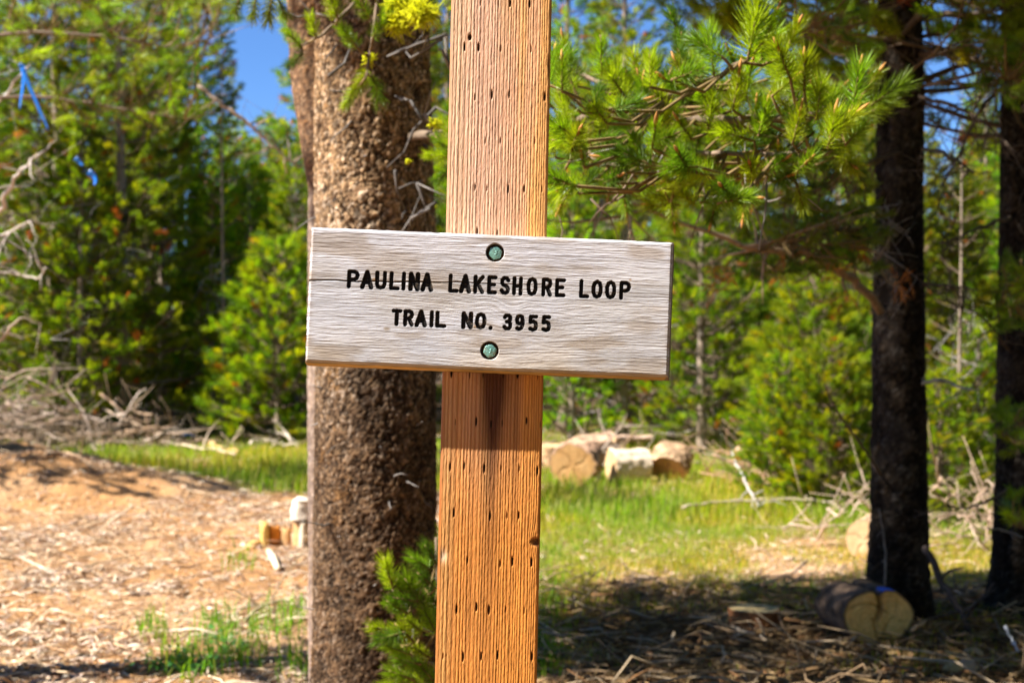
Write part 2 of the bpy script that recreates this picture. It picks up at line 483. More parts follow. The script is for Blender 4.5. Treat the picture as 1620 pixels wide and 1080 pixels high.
KINDS = {
    'tall': pine(1, 9.5, .7, 1.5, T_FAR, whorl=.40, per=6, step=.085, deadlow=22),
    'tallb': pine(2, 10.5, 1.0, 1.55, T_FAR, whorl=.42, per=6, step=.085, yellow=.25, dead=.02, deadlow=28),
    'tallc': pine(7, 8.2, .35, 1.4, T_FAR, whorl=.38, per=6, step=.085, yellow=.05, deadlow=16, dead=.05),
    'mid': pine(3, 5.2, .3, 1.2, T_FAR, whorl=.28, per=6, step=.08, yellow=.12),
    'midb': pine(8, 4.4, .2, 1.0, T_FAR, whorl=.27, per=6, step=.08, yellow=.3, dead=.05),
    'small': pine(4, 2.5, .12, .95, T_FAR, whorl=.16, per=7, step=.08, yellow=.25, dead=.01, deadlow=3),
    'thin': pine(5, 6.5, 1.2, .6, T_SPARSE, whorl=.5, per=3, dens=.7, deadlow=26, yellow=.3, dead=.08, trunk_r=.05),
    'snag': pine(6, 7.0, 4.5, .7, T_SPARSE, whorl=.5, per=3, dens=.4, deadlow=60, yellow=.3, dead=.2),
}
def place_tree(kind, x, y, label, scale=1.0, rz=None, name='pine_tree', group=None, z=None):
    tm, cm = KINDS[kind]
    root = thing(name, label, 'tree', (x, y, float(gh(x, y)) if z is None else z), group)
    root.rotation_euler = (0, 0, random.uniform(0, 6.28) if rz is None else rz)
    root.scale = (scale, scale, scale)
    link('trunk', tm, root); link('crown', cm, root)
    return root
def tree_px(kind, px, d, label, scale=1.0, **k): return place_tree(kind, (px - 810) / FPX * d, d, label, scale, **k)

# ------------------------------------------------------------------ front rows of the forest, left to right
tree_px('tallb', 20, 23.5, 'tall pine at the left edge of the forest behind the brush heap', .85)
tree_px('tall', 92, 20.6, 'tall pine with a pale grey lower trunk rising behind the brush heap', .95)
tree_px('mid', 128, 19.6, 'bushy young pine touching the pale grey trunk behind the dirt mound', .8)
tree_px('tallc', 196, 20.2, 'dark slim-stemmed pine above the curled dead branches', 1.0)
tree_px('mid', 255, 21.4, 'mid-sized pine just beyond the pine with the dark slim stem', 1.0)
tree_px('tall', 312, 25.0, 'tall pine over the black shaded hollow', .86)
tree_px('midb', 372, 26.0, 'low dark pine at the back of the shaded hollow', 1.05)
tree_px('small', 440, 19.5, 'bright young pine beside the big scaly trunk, right of the black hollow', 1.05)
tree_px('mid', 470, 22.5, 'mid-sized pine behind the bright young one beside the big trunk', .78)
tree_px('thin', 395, 22.0, 'thin sparse pine with hanging grey twigs below the blue sky gap', .62)
tree_px('tall', 640, 24.0, 'tall pine hidden mostly by the big scaly trunk and the signpost', .9)
tree_px('mid', 745, 22.0, 'bushy pine mostly behind the signpost', 1.0)
tree_px('tallb', 895, 21.0, 'tall yellowish pine just right of the post, behind the sawn rounds', .82)
tree_px('mid', 905, 18.6, 'green young pine directly behind the leftmost sawn rounds', .72)
tree_px('tallb', 985, 19.0, 'pine with a dark thick trunk behind the split round', .72)
tree_px('thin', 1062, 19.6, 'slender grey-stemmed pine just below the right end of the board', .95)
tree_px('mid', 1110, 17.6, 'bright green bushy pine right of the board, above the tilted round', .84)
tree_px('tallc', 1180, 26.0, 'pine on the rising slope right of the bright bushy pine', .55)
tree_px('midb', 1215, 22.0, 'yellow-tinged young pine on the rising slope', .85)
tree_px('snag', 1245, 24.5, 'half dead grey pine with bare tangled twigs on the slope', .9)
tree_px('small', 1290, 14.6, 'low bright bushy sapling left of the dark trunk, behind the long fallen branch', .82)
tree_px('small', 1362, 15.2, 'small bright sapling tucked against the dark trunk', .62)
tree_px('tallb', 1345, 27.0, 'tall pine behind the sapling beside the dark trunk', .8)
tree_px('thin', 1520, 13.0, 'slim grey-stemmed young pine seen between the two dark trunks', .55)
tree_px('midb', 1500, 17.5, 'bushy pine behind the slim grey stem between the dark trunks', .8)
tree_px('tall', 1560, 23.0, 'pine behind the gap between the two dark trunks', .52)
tree_px('mid', 1660, 18.5, 'bushy pine at the right edge behind the rightmost dark trunk', 1.0)
tree_px('tallc', -60, 19.5, 'big pine at the far left edge above the brush heap', .85)
tree_px('tallc', 238, 23.2, 'dark pine filling the gap right of the pine with the dark slim stem', .8)
tree_px('tallc', 150, 24.5, 'tall pine behind the pale grey trunk and its bushy neighbour', .95)
tree_px('midb', 335, 21.5, 'low pine at the left rim of the black shaded hollow', .85)
tree_px('mid', 398, 23.5, 'mid-sized pine at the back of the hollow, under the sky gap', .72)
tree_px('midb', 425, 28, 'pine of medium height behind the hollow, just left of the big trunk', .8)
tree_px('small', 1240, 12.9, 'small yellow green sapling left of its twin, before the brush heap', .5)
tree_px('small', 1312, 12.6, 'low bright sapling right of its twin, next to the dark trunk', .56)
tree_px('small', 1488, 11.6, 'small sapling in the gap directly right of the nearer dark trunk', .45)
tree_px('small', 1548, 13.5, 'small sapling in the gap beside the rightmost dark trunk', .6)
tree_px('midb', 1130, 20.5, 'bushy pine behind the bright green one right of the board', .95)
tree_px('mid', 1040, 21.5, 'bushy pine behind the slender grey-stemmed one', .85)
tree_px('mid', 1400, 17.0, 'bushy pine behind the nearer dark trunk', .8)
tree_px('mid', 1455, 21.0, 'mid-sized pine seen just right of the nearer dark trunk', .8)
tree_px('mid', 60, 22.0, 'bushy pine behind the brush heap, between the two leftmost tall pines', .95)
tree_px('tallc', 285, 22.8, 'dense pine left of the sky gap, over the curled dead branches', .78)
tree_px('thin', 352, 20.4, 'wispy thin pine whose tip breaks the left rim of the sky gap', .8)
tree_px('tallc', 960, 23.0, 'dark pine filling the space behind the thick dark trunk and the rounds', .75)
tree_px('tallc', 1090, 24.0, 'dark pine behind the bright bushy pine right of the board', .72)
tree_px('mid', 1330, 19.5, 'bushy pine left of the nearer dark trunk, on the slope', .85)
tree_px('mid', 1530, 20.0, 'bushy pine low in the gap between the dark trunks', .7)
# the deep forest
DEEP = 'pine standing deep in the forest behind the front rows, mostly hidden'
used = []
for k in range(400):
    if len(used) >= 52: break
    y = random.uniform(24, 46); x = random.uniform(-.42 * y - 2, .42 * y + 2)
    px = 810 + x / y * FPX
    if 285 < px < 505: continue
    if any((x - a) ** 2 + (y - b) ** 2 < 3.0 for a, b in used): continue
    if 1185 < px < 1345 and y < 30: continue
    used.append((x, y))
    place_tree(random.choice(['tall', 'tallb', 'tallc', 'tall', 'mid']), x, y, DEEP, (random.uniform(.45, .6) if 1430 < px < 1610 else random.uniform(.5, .68) if 960 < px < 1300 else random.uniform(.62, .84)) if px > 850 else random.uniform(.85, 1.1), group='pines deep in the forest')
for px, d in ((365, 40), (400, 46), (430, 38), (455, 42)):
    tree_px('mid', px, d, 'distant pine whose top stands in the blue sky gap', 1.12 + .1 * random.random(), group='distant pines under the sky gap')

# ------------------------------------------------------------------ trunks with modelled bark
def bark_trunk(name, path, radf, zdense, res, seed, tint_fn, parent, plate=.020, relief=.007, front=True):
    """path: list of (x,y,z) centre line; radf(z) radius; zdense (z0,z1) fine rows"""
    path = np.array(path, float)
    z0, z1 = zdense
    rows = np.concatenate([np.arange(path[0, 2], z0, .05), np.arange(z0, z1, res), np.arange(z1, path[-1, 2], .12)])
    cx = np.interp(rows, path[:, 2], path[:, 0]); cy = np.interp(rows, path[:, 2], path[:, 1])
    ker = np.ones(9) / 9
    Rm = radf(z0 + .5)
    nf = int(math.pi * Rm * 1.15 / res); nb = max(10, nf // 5)
    # theta measured so that front (towards -y) is dense
    th = np.concatenate([np.linspace(-rad(205), -rad(-25), nf, endpoint=False), np.linspace(rad(25), rad(155), nb, endpoint=False)])
    TH, ZZ = np.meshgrid(th, rows)
    Rr = radf(ZZ) * (1 + .05 * (fbm(np.cos(TH) * 1.6 + 5, ZZ * 1.1 + np.sin(TH) * 1.6, seed, 3) - .5) * 2)
    # periodic coordinates: use the 3-D position folded into two planes
    U = TH * Rm; 
    wx = (fbm(U * 38, ZZ * 26, seed + 1, 3) - .5) * .05; wz = (fbm(U * 38, ZZ * 26, seed + 2, 3) - .5) * .05
    f1, f2, cid = worley((U + wx) / plate, (ZZ + wz) / (plate * 2.0), seed)
    g1, g2, cid2 = worley((U + wx) / (plate * .45), (ZZ + wz) / (plate * .75), seed + 3)
    spk = sst(.40, .58, fbm(U * 42 + 3, ZZ * 34, seed + 31, 3))
    crev = np.maximum(sst(.04, .36, f2 - f1), .85 * (1 - spk))
    crev2 = sst(.02, .32, g2 - g1)
    k1, k2, kid = worley((U + wx * 2) / (plate * 2.6), (ZZ + wz * 2) / (plate * 5.2), seed + 13)
    seam = 1 - sst(.0, .16, k2 - k1)
    big = fbm(U * 7, ZZ * 3.2, seed + 4, 4)
    hgt = relief * (.9 * crev * (.35 + .65 * cid) + .45 * crev2 * (.3 + .7 * cid2) + 1.6 * (big - .5) - .75 * seam + .5 * (kid - .5)) + .0025 * (fbm(U * 150, ZZ * 150, seed + 6, 2) - .5)
    R2 = Rr + hgt
    Vx = cx[:, None] + R2 * np.cos(TH); Vy = cy[:, None] + R2 * np.sin(TH)
    # colour: plate colours, dark cracks between plates
    c = mixc((.22, .145, .09), (.52, .37, .23), sst(.1, .9, cid * .6 + cid2 * .4))
    c = mixc(c, (.42, .24, .09), sst(.62, .8, fbm(U * 16, ZZ * 12, seed + 7, 3)) * .7)
    c = mixc(c, (.66, .56, .46), (cid2 > .80) * .75)
    c = c * (1.25 - .5 * sst(.45, .62, 1 - big))[..., None]
    c = c * (.82 + .36 * kid)[..., None] * (1 - .62 * seam)[..., None]
    c = mixc((.03, .018, .010), c, (.08 + .92 * crev) * (.3 + .7 * crev2))
    c = tint_fn(c, U, ZZ, big)
    n = len(th); m = len(rows)
    i = np.arange(m - 1)[:, None] * n; j = np.arange(n)[None]; j2 = (j + 1) % n
    F = np.stack([i + j, i + j2, i + n + j2, i + n + j], -1).reshape(-1, 4)
    V = np.stack([Vx, Vy, ZZ], -1).reshape(-1, 3)
    return link(name, mesh_from(name, V, [F], c.reshape(-1, 3), [M_bark], smooth=True), parent)

def near_crown(mb, limbs, shoots, templ=None, wood=WOOD):
    """limbs: list of (points, r0, r1); shoots: list of (base, tip, scale, colour scale)"""
    templ = templ or T_NEAR
    allp = []
    for pts, r0, r1 in limbs:
        pts = np.array(pts, float)
        t = np.linspace(0, len(pts) - 1, len(pts) * 5); q = np.stack([np.interp(t, np.arange(len(pts)), pts[:, k]) for k in range(3)], -1)
        kk = np.ones(5) / 5
        qs = np.stack([np.convolve(np.pad(q[:, k], 2, mode='edge'), kk, 'valid') for k in range(3)], -1)
        qs += rng.normal(size=qs.shape) * min(.004, r0 * .3)
        mb.tube(qs, np.linspace(r0, r1, len(qs)), 7, wood, 1, jitter=.3)
        allp.append(qs)
    allp = np.concatenate(allp)
    pos = []; dr = []; sc = []; cc = []
    for b, t, s, cs in shoots:
        b = np.array(b, float); t = np.array(t, float)
        i = np.argmin(((allp - b) ** 2).sum(1)); a = allp[i]
        mid = (a + b) / 2 + np.array([0, 0, -.12 * np.linalg.norm(a - b)])
        mb.tube([a, mid, b, (b + t) / 2, t], [.0045, .004, .0035, .003, .0022], 5, np.array((.20, .13, .05)), 1)
        pos.append(b); dr.append(t - b); sc.append(np.linalg.norm(t - b) / .105 * s); cc.append(cs)
    n = len(pos); pos = np.array(pos); dr = np.array(dr); sc = np.clip(np.array(sc) * rng.uniform(.75, 1.2, n), .6, 1.35)
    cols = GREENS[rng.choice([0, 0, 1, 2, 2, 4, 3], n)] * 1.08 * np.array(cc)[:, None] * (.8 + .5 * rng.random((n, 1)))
    w = rng.integers(0, len(templ), n)
    for k, T in enumerate(templ):
        s = w == k
        place_tufts(mb, T, pos[s], dr[s], sc[s], cols[s], jit=.7)
    return allp

# ---- the big scaly trunk left of the post
big = thing('pine_tree', 'big pine with rough scaly tan bark standing directly behind the trail sign', 'tree', on_ground(-.455, 5.0))
bz = big.location
def shift(pts, root): return [np.array(p) - np.array(root.location) for p in pts]
main_r = lambda z: .206 + .03 * np.exp(-np.clip(np.asarray(z, float), 0, 9) / .25) - .010 * np.asarray(z, float)
main_path = shift([(-.452, 5.0, -.2), (-.452, 5.0, .3), (-.452, 5.0, 1.6), (-.46, 5.0, 2.6), (-.47, 5.0, 4.5), (-.45, 5.0, 7.0), (-.45, 5., 10)], big)
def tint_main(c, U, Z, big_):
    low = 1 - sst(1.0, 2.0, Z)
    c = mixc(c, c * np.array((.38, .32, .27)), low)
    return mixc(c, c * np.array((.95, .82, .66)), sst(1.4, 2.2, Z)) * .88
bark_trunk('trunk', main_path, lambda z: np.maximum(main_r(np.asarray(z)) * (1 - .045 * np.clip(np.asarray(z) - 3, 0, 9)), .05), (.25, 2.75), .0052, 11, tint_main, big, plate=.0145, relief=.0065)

# crown of the big tree: above the frame, heavier away from the camera and to the right
def bias(a):
    v = math.cos(a - rad(18))
    return .55 + .55 * max(0, v)
tb_, cb_ = pine(31, 10.2, 2.95, 2.1, T_MID, whorl=.3, per=7, step=.13, az_bias=bias, deadlow=0, shape=1.6)
link('crown', cb_, big)

# the lit bough reaching towards the camera, right of the post
mb = MB()
def Pb(px, py, d): return P(px, py, d) - np.array(big.location)
limbs = [
    ([Pb(640, 215, 4.9), Pb(760, 215, 4.4), Pb(880, 200, 3.95), Pb(965, 175, 3.7), Pb(1070, 160, 3.5), Pb(1180, 95, 3.35)], .016, .005),
    ([Pb(960, 178, 3.7), Pb(1060, 190, 3.55), Pb(1180, 190, 3.4), Pb(1270, 180, 3.3), Pb(1345, 185, 3.25)], .011, .005),
    ([Pb(880, 205, 3.95), Pb(950, 260, 3.8), Pb(1040, 262, 3.65), Pb(1110, 240, 3.5), Pb(1200, 250, 3.4), Pb(1290, 235, 3.3)], .010, .004),
    ([Pb(885, 100, 4.2), Pb(940, 130, 4.1), Pb(1010, 140, 3.9)], .008, .004),
]
shoots = []
def sh(px0, py0, px1, py1, d, dd=-.02, s=1., c=1.): shoots.append((Pb(px0, py0, d), Pb(px1, py1, d + dd), s, c))
for a in [(1183, 95, 1199, 5, 3.35), (1347, 180, 1361, 105, 3.22), (1071, 109, 1078, 50, 3.45), (952, 119, 950, 55, 3.6), (1078, 152, 1090, 95, 3.4),
          (1221, 152, 1262, 120, 3.3), (1254, 228, 1266, 175, 3.3), (940, 247, 985, 205, 3.6), (925, 245, 874, 205, 3.7), (1130, 120, 1120, 50, 3.4),
          (1010, 140, 1000, 80, 3.6), (1290, 190, 1300, 130, 3.25), (900, 120, 890, 60, 3.8), (1160, 175, 1170, 110, 3.35), (1310, 235, 1322, 175, 3.2),
          (1050, 215, 1040, 150, 3.5), (985, 190, 975, 125, 3.6), (1310, 215, 1360, 175, 3.2), (1240, 90, 1262, 40, 3.4), (1210, 65, 1228, 20, 3.35),
          (1120, 205, 1128, 150, 3.4), (1200, 215, 1215, 160, 3.35), (880, 250, 862, 190, 3.8), (1080, 65, 1060, 20, 3.6)]:
    sh(*a)
topx = [870, 950, 1000, 1070, 1140, 1200, 1240, 1290, 1350, 1400]; topy = [120, 120, 140, 110, 90, 90, 110, 160, 150, 170]
boty = [300, 318, 335, 330, 335, 305, 290, 270, 240, 200]
rs = np.random.default_rng(5)
for k in range(165):
    px = rs.uniform(868, 1345); ty = np.interp(px, topx, topy); by = np.interp(px, topx, boty)
    py = ty + (by - ty) * rs.random() ** .9
    d = rs.uniform(3.2, 4.0)
    low = (py - ty) / max(1, by - ty)
    ang = rs.normal() * .8 + (px - 1120) / 700
    L = rs.uniform(38, 62)
    v = math.cos(ang) * (1 - 1.1 * max(0, low - .35))
    sh(px, py, px + L * math.sin(ang), py - L * v, d, rs.uniform(-.08, .03), .95, 1.0 - .15 * low)  # shoots painted darker towards the shaded underside
# hanging tufts under the bough and before the dark trunk, colours darkened as shade
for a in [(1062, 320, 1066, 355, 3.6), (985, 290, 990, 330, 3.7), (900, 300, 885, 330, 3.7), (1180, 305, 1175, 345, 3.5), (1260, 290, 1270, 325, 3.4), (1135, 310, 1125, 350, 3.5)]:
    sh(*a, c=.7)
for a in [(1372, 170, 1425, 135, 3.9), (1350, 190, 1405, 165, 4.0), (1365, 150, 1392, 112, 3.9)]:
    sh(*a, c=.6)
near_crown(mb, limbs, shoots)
# bare underside twigs
for k in range(26):
    px = rs.uniform(880, 1300); py = rs.uniform(200, 320); d = rs.uniform(3.4, 3.9); a = rs.uniform(0, 6.28)
    p = Pb(px, py, d); pts = [p]; dv = np.array([math.cos(a), rs.normal() * .4, math.sin(a) - .3])
    for q in range(4): dv = dv + rs.normal(size=3) * .35; pts.append(pts[-1] + dv * .028)
    mb.tube(pts, np.linspace(.003, .0012, 5), 4, rs.choice([0, 1]) * (GREY * .7 - WOOD) + WOOD, 1)
# orange-brown new buds at the shoot ends
for b, t, s, c in shoots:
    if rs.random() < .55:
        dv = (t - b) / np.linalg.norm(t - b)
        mb.tube([t - dv * .012, t + dv * .012, t + dv * .026], [.0038, .0042, .001], 6, np.array((.48, .22, .06)), 1)
o = link('branch', mb.mesh('branch', [M_needle, M_twig]), big); o['label'] = 'bright green needled bough reaching right towards the camera'

# small boughs over the trunk and left of it
mb = MB(); limbs = [([Pb(600, -60, 4.75), Pb(560, 10, 4.6), Pb(505, 60, 4.55), Pb(470, 75, 4.5)], .008, .003),
                    ([Pb(600, -40, 4.7), Pb(590, 60, 4.6), Pb(578, 130, 4.55)], .006, .003),
                    ([Pb(640, -60, 4.7), Pb(540, -10, 4.4), Pb(420, -10, 4.3), Pb(330, 0, 4.3)], .007, .003)]
shoots = []
for a in [(478, 75, 452, 50, 4.5), (480, 85, 455, 105, 4.5), (500, 60, 490, 25, 4.5), (535, 30, 520, -10, 4.5), (565, 75, 545, 50, 4.55), (590, 60, 612, 20, 4.5), (585, 30, 560, -10, 4.5),
          (582, 110, 560, 150, 4.6), (590, 120, 600, 160, 4.6), (560, 140, 545, 170, 4.6), (520, 10, 540, -20, 4.5), (610, 20, 640, -10, 4.5)]:
    sh(*a, c=.85)
for a in [(430, -5, 425, 30, 4.3), (405, -5, 400, 25, 4.3), (440, 0, 455, 30, 4.35), (380, -10, 372, 20, 4.3)]: sh(*a, c=.5)  # colours darkened so these tufts hang as shaded silhouettes
near_crown(mb, limbs, shoots)
o = link('branch', mb.mesh('branch', [M_needle, M_twig]), big); o['label'] = 'short needled branch hanging over the upper bark'
# tuft just left of the post
mb = MB(); shoots = []
limbs = [([Pb(700, 215, 4.85), Pb(725, 230, 4.4), Pb(740, 250, 4.1)], .006, .003)]
for a in [(715, 245, 688, 215, 4.2), (712, 250, 682, 245, 4.2), (718, 265, 692, 285, 4.2), (735, 250, 705, 200, 4.15)]: sh(*a)
near_crown(mb, limbs, shoots)
link('branch', mb.mesh('branch', [M_needle, M_twig]), big)
# dead twigs crossing the trunk
mb = MB()
tw = [([(690, 170), (655, 205), (640, 240), (612, 265)], 4.62), ([(668, 190), (650, 160), (625, 152)], 4.6), ([(700, 60), (668, 82), (650, 92), (642, 82)], 4.5),
      ([(705, 55), (660, 70), (612, 90)], 4.6), ([(680, 330), (650, 345), (648, 358)], 4.6), ([(672, 180), (690, 210)], 4.6), ([(625, 270), (628, 300), (640, 330)], 4.7),
      ([(520, 120), (545, 100), (560, 60)], 4.68), ([(700, 80), (712, 110), (703, 60)], 4.5), ([(660, 290), (675, 330), (690, 350)], 4.75), ([(690, 320), (665, 335), (645, 355)], 4.7), ([(455, 22), (470, 28), (500, 22)], 4.6)]
for pts, d in tw:
    pp = [Pb(x, y, d + .05 * k) for k, (x, y) in enumerate(pts)]
    mb.tube(pp, np.linspace(.006, .002, len(pp)), 5, GREY * rs.uniform(.25, .6), 0)
    for q in range(1):
        a = np.array(pp[rs.integers(0, len(pp))]); dv = rs.normal(size=3) * .035; mb.tube([a, a + dv, a + dv * 1.7 + rs.normal(size=3) * .01], [.003, .002, .001], 4, GREY * rs.uniform(.35, .8), 0)
for k in range(40):
    z = rs.uniform(.5, 2.9); th = rs.uniform(-2.9, -.2); r0 = .19
    p = np.array([-.452 + r0 * math.cos(th), 5 + r0 * math.sin(th), z]) - np.array(big.location)
    dv = np.array([math.cos(th), math.sin(th), rs.uniform(-.6, .3)])
    pts = [p]
    for q in range(3): dv = dv + rs.normal(size=3) * .4; pts.append(pts[-1] + dv * rs.uniform(.008, .03))
    mb.tube(pts, [.004, .003, .002, .001], 4, GREY * rs.uniform(.3, .7), 0)
o = tag(link('twigs', mb.mesh('twigs', [M_twig]), big), kind='stuff'); o['label'] = 'bare dead twigs on the scaly bark'
# yellow wolf lichen
def lichen(px, py, d, r, n):
    mb = MB()
    c0 = Pb(px, py, d)
    for k in range(n):
        v = rs.normal(size=3); v /= np.linalg.norm(v); v *= np.array([1, .8, .8])
        p = c0 + v * r * rs.random() ** .5 * .8; pts = [p]
        dv = v * .8
        for q in range(3): dv = dv + rs.normal(size=3) * .6; pts.append(pts[-1] + dv * r * .16)
        mb.tube(pts, [.0022, .002, .0018, .001], 3, np.array((.72, .70, .02)) * rs.uniform(.7, 1.2), 0)
    o = link('lichen', mb.mesh('lichen', [M_lichen]), big); o['label'] = 'yellow green lichen clump on a twig'
for a in [(645, 14, 4.5, .05, 420), (665, 22, 4.45, .045, 380), (628, 38, 4.5, .035, 260), (632, 10, 4.5, .04, 240), (583, 92, 4.65, .017, 130), (690, 195, 4.5, .018, 120), (646, 255, 4.68, .008, 50)]: lichen(*a)

# pine cone on the bough
mb = MB(); c0 = Pb(968, 134, 3.5)
ax = np.array([.35, -.5, -.3]); ax /= np.linalg.norm(ax)
Rf = frames(ax[None])[0]
for k in range(70):
    t = (k + .5) / 70; a = k * 2.399963; r = .0195 * math.sin(math.pi * min(1, t * .9 + .1)) ** .6
    q = Rf @ np.array([r * math.cos(a), r * math.sin(a), (t - .5) * .045])
    nrm = Rf @ np.array([math.cos(a), math.sin(a), .5]); sd = np.cross(nrm, ax); sd /= np.linalg.norm(sd)
    p = c0 + q
    V = np.array([p - sd * .0035, p + sd * .0035, p + nrm * .006 + sd * .003, p + nrm * .006 - sd * .003, p + nrm * .003 + ax * .0035])
    mb.add(V, [[[0, 1, 2, 3]], [[0, 4, 1], [1, 4, 2], [2, 4, 3], [3, 4, 0]]], np.array((.10, .055, .03)) * rs.uniform(.5, 1.6))
mb.tube([c0 - ax * .022, c0, c0 + ax * .022], [.009, .014, .006], 8, np.array((.05, .03, .018)), 0)
link('cone', mb.mesh('cone', [M_twig]), big)['label'] = 'dark open cone on the lit bough'

# ---- second stem behind the big trunk
sec = thing('pine_tree', 'slimmer leaning trunk standing just behind and left of the big scaly trunk', 'tree', on_ground(-.655, 5.75))
def leftedge(py): return np.interp(py, [-400, 0, 100, 200, 300, 580, 1000, 1300], [446, 450, 452, 466, 484, 487, 489, 492])
pp = []
for py in (1240, 1000, 800, 580, 440, 300, 240, 180, 120, 60, 0, -120, -300):
    r_ = .095
    c = P(leftedge(py) + r_ / 5.6 * FPX, py, 5.6); pp.append(c)
pp = [(pp[0][0], pp[0][1], -.2)] + [tuple(p) for p in pp if p[2] > -.1] + [(-.8, 5.6, 7.0)]
bark_trunk('trunk', shift(pp, sec), lambda z: np.maximum(.098 - .006 * np.asarray(z, float), .03), (.2, 2.8), .0075, 21,
           lambda c, U, Z, b: mixc(mixc(c, (.34, .25, .21), .5) * (.6 + .4 * b[..., None]), c * np.array((1., .72, .45)), sst(1.9, 2.15, Z) * .7), sec, plate=.016, relief=.004)
_, cm = pine(33, 7.5, 3.4, 1.0, T_FAR, deadlow=0)
link('crown', cm, sec)

# ---- the two dark trunks on the right
def dark_tree(px, d, r, seed, label, crown_args, topx=None):
    x = (px - 810) / FPX * d
    g = on_ground(x, d)
    root = thing('pine_tree', label, 'tree', g)
    tx = ((topx or px) - 810) / FPX * d
    path = shift([(x, d, -.2), (x, d, g[2]), (x + (tx - x) * .5, d, 1.5), (tx, d, 3.2), (tx, d, 9.)], root)
    bark_trunk('trunk', path, lambda z: np.maximum(r + .32 * r * np.exp(-np.clip(np.asarray(z, float), 0, 9) / .22) - .012 * np.asarray(z, float), .04), (.0, 3.3), .011, seed,
               lambda c, U, Z, b: mixc(c * .12, (.09, .075, .065), .2 * sst(.55, .7, b)), root, plate=.03, relief=.010)  # bark colour darkened to deepen the shade on these trunks
    _, cm = pine(*crown_args[0], T_MID, **crown_args[1])
    link('crown', cm, root)
    return root
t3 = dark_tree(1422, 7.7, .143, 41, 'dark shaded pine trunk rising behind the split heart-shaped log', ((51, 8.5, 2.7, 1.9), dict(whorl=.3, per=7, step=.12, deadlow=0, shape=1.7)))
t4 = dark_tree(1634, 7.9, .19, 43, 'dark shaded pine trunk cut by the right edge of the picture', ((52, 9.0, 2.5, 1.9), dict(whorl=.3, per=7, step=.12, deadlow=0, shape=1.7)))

def root_pts(root):
    l = np.array(root.location)
    return lambda px, py, d: P(px, py, d) - l
def bare_limb(mb, q, pts, r0, r1, col, n_side=6, sl=.12, hang=-.3, rs=rs):
    pp = np.array([q(*p) for p in pts]); t = np.linspace(0, len(pp) - 1, len(pp) * 4)
    qq = np.stack([np.interp(t, np.arange(len(pp)), pp[:, k]) for k in range(3)], -1) 
    kk = np.ones(5) / 5
    qq = np.stack([np.convolve(np.pad(qq[:, k], 2, mode='edge'), kk, 'valid') for k in range(3)], -1) + rs.normal(size=qq.shape) * r0 * .35
    mb.tube(qq, np.linspace(r0, r1, len(qq)), 6, col, 0, jitter=.3)
    for k in range(n_side):
        a = qq[rs.integers(2, len(qq))]; dv = rs.normal(size=3); dv[2] += hang * 2; dv /= np.linalg.norm(dv); L = sl * rs.uniform(.4, 1.4)
        p1 = [a]
        for s in range(4): dv = dv + rs.normal(size=3) * .28; p1.append(p1[-1] + dv * L / 4)
        mb.tube(p1, np.linspace(max(r1, r0 * .35), .0012, 5), 4, col * rs.uniform(.6, 1.3), 0)
        for s in range(2):
            b = p1[rs.integers(1, 5)]; dd = rs.normal(size=3) * L * .3; mb.tube([b, b + dd, b + dd * 1.5 + rs.normal(size=3) * .01], [.002, .0015, .001], 3, col * rs.uniform(.6, 1.3), 0)

q3 = root_pts(t3); q4 = root_pts(t4)
for pts, r0, ns, sl, col in [
        ([(1440, 30, 7.7), (1500, 22, 7.3), (1560, 20, 7.0), (1600, 5, 6.9)], .018, 16, .22, DARKW),
        ([(1440, 85, 7.7), (1500, 82, 7.4), (1560, 100, 7.2), (1590, 118, 7.0)], .022, 18, .25, DARKW),
        ([(1440, 150, 7.7), (1500, 165, 7.3), (1560, 190, 7.1), (1600, 240, 7.0)], .014, 18, .25, DARKW),
        ([(1440, 235, 7.7), (1500, 240, 7.4), (1545, 280, 7.2)], .012, 14, .22, DARKW),
        ([(1400, 330, 7.6), (1360, 328, 7.1), (1320, 330, 6.9), (1230, 325, 6.8)], .012, 14, .16, GREY),
        ([(1400, 400, 7.6), (1340, 390, 7.0), (1300, 350, 6.8), (1260, 420, 6.8)], .009, 14, .16, GREY * .8),
        ([(1400, 500, 7.6), (1340, 430, 7.0), (1270, 395, 6.6), (1180, 395, 6.4), (1060, 340, 6.2), (940, 300, 6.0)], .024, 22, .22, np.array((.40, .27, .17))),
        ([(1440, 620, 7.7), (1480, 595, 7.5), (1520, 612, 7.3), (1545, 618, 7.2)], .011, 8, .12, GREY),
        ([(1400, 760, 7.7), (1360, 700, 7.2), (1330, 660, 7.0), (1300, 600, 6.9)], .008, 5, .1, DARKW * 1.5),
        ([(1440, 470, 7.6), (1380, 420, 7.0), (1415, 370, 6.9), (1400, 320, 6.9)], .008, 14, .14, GREY * .7),
        ([(1440, 450, 7.7), (1500, 450, 7.4), (1560, 460, 7.3)], .010, 14, .2, DARKW)]:
    mb = MB(); bare_limb(mb, q3, pts, r0, .004, col, ns, sl)
    o = link('branch', mb.mesh('branch', [M_twig]), t3)
    if col is not DARKW: o['label'] = 'bare pale dead branch'
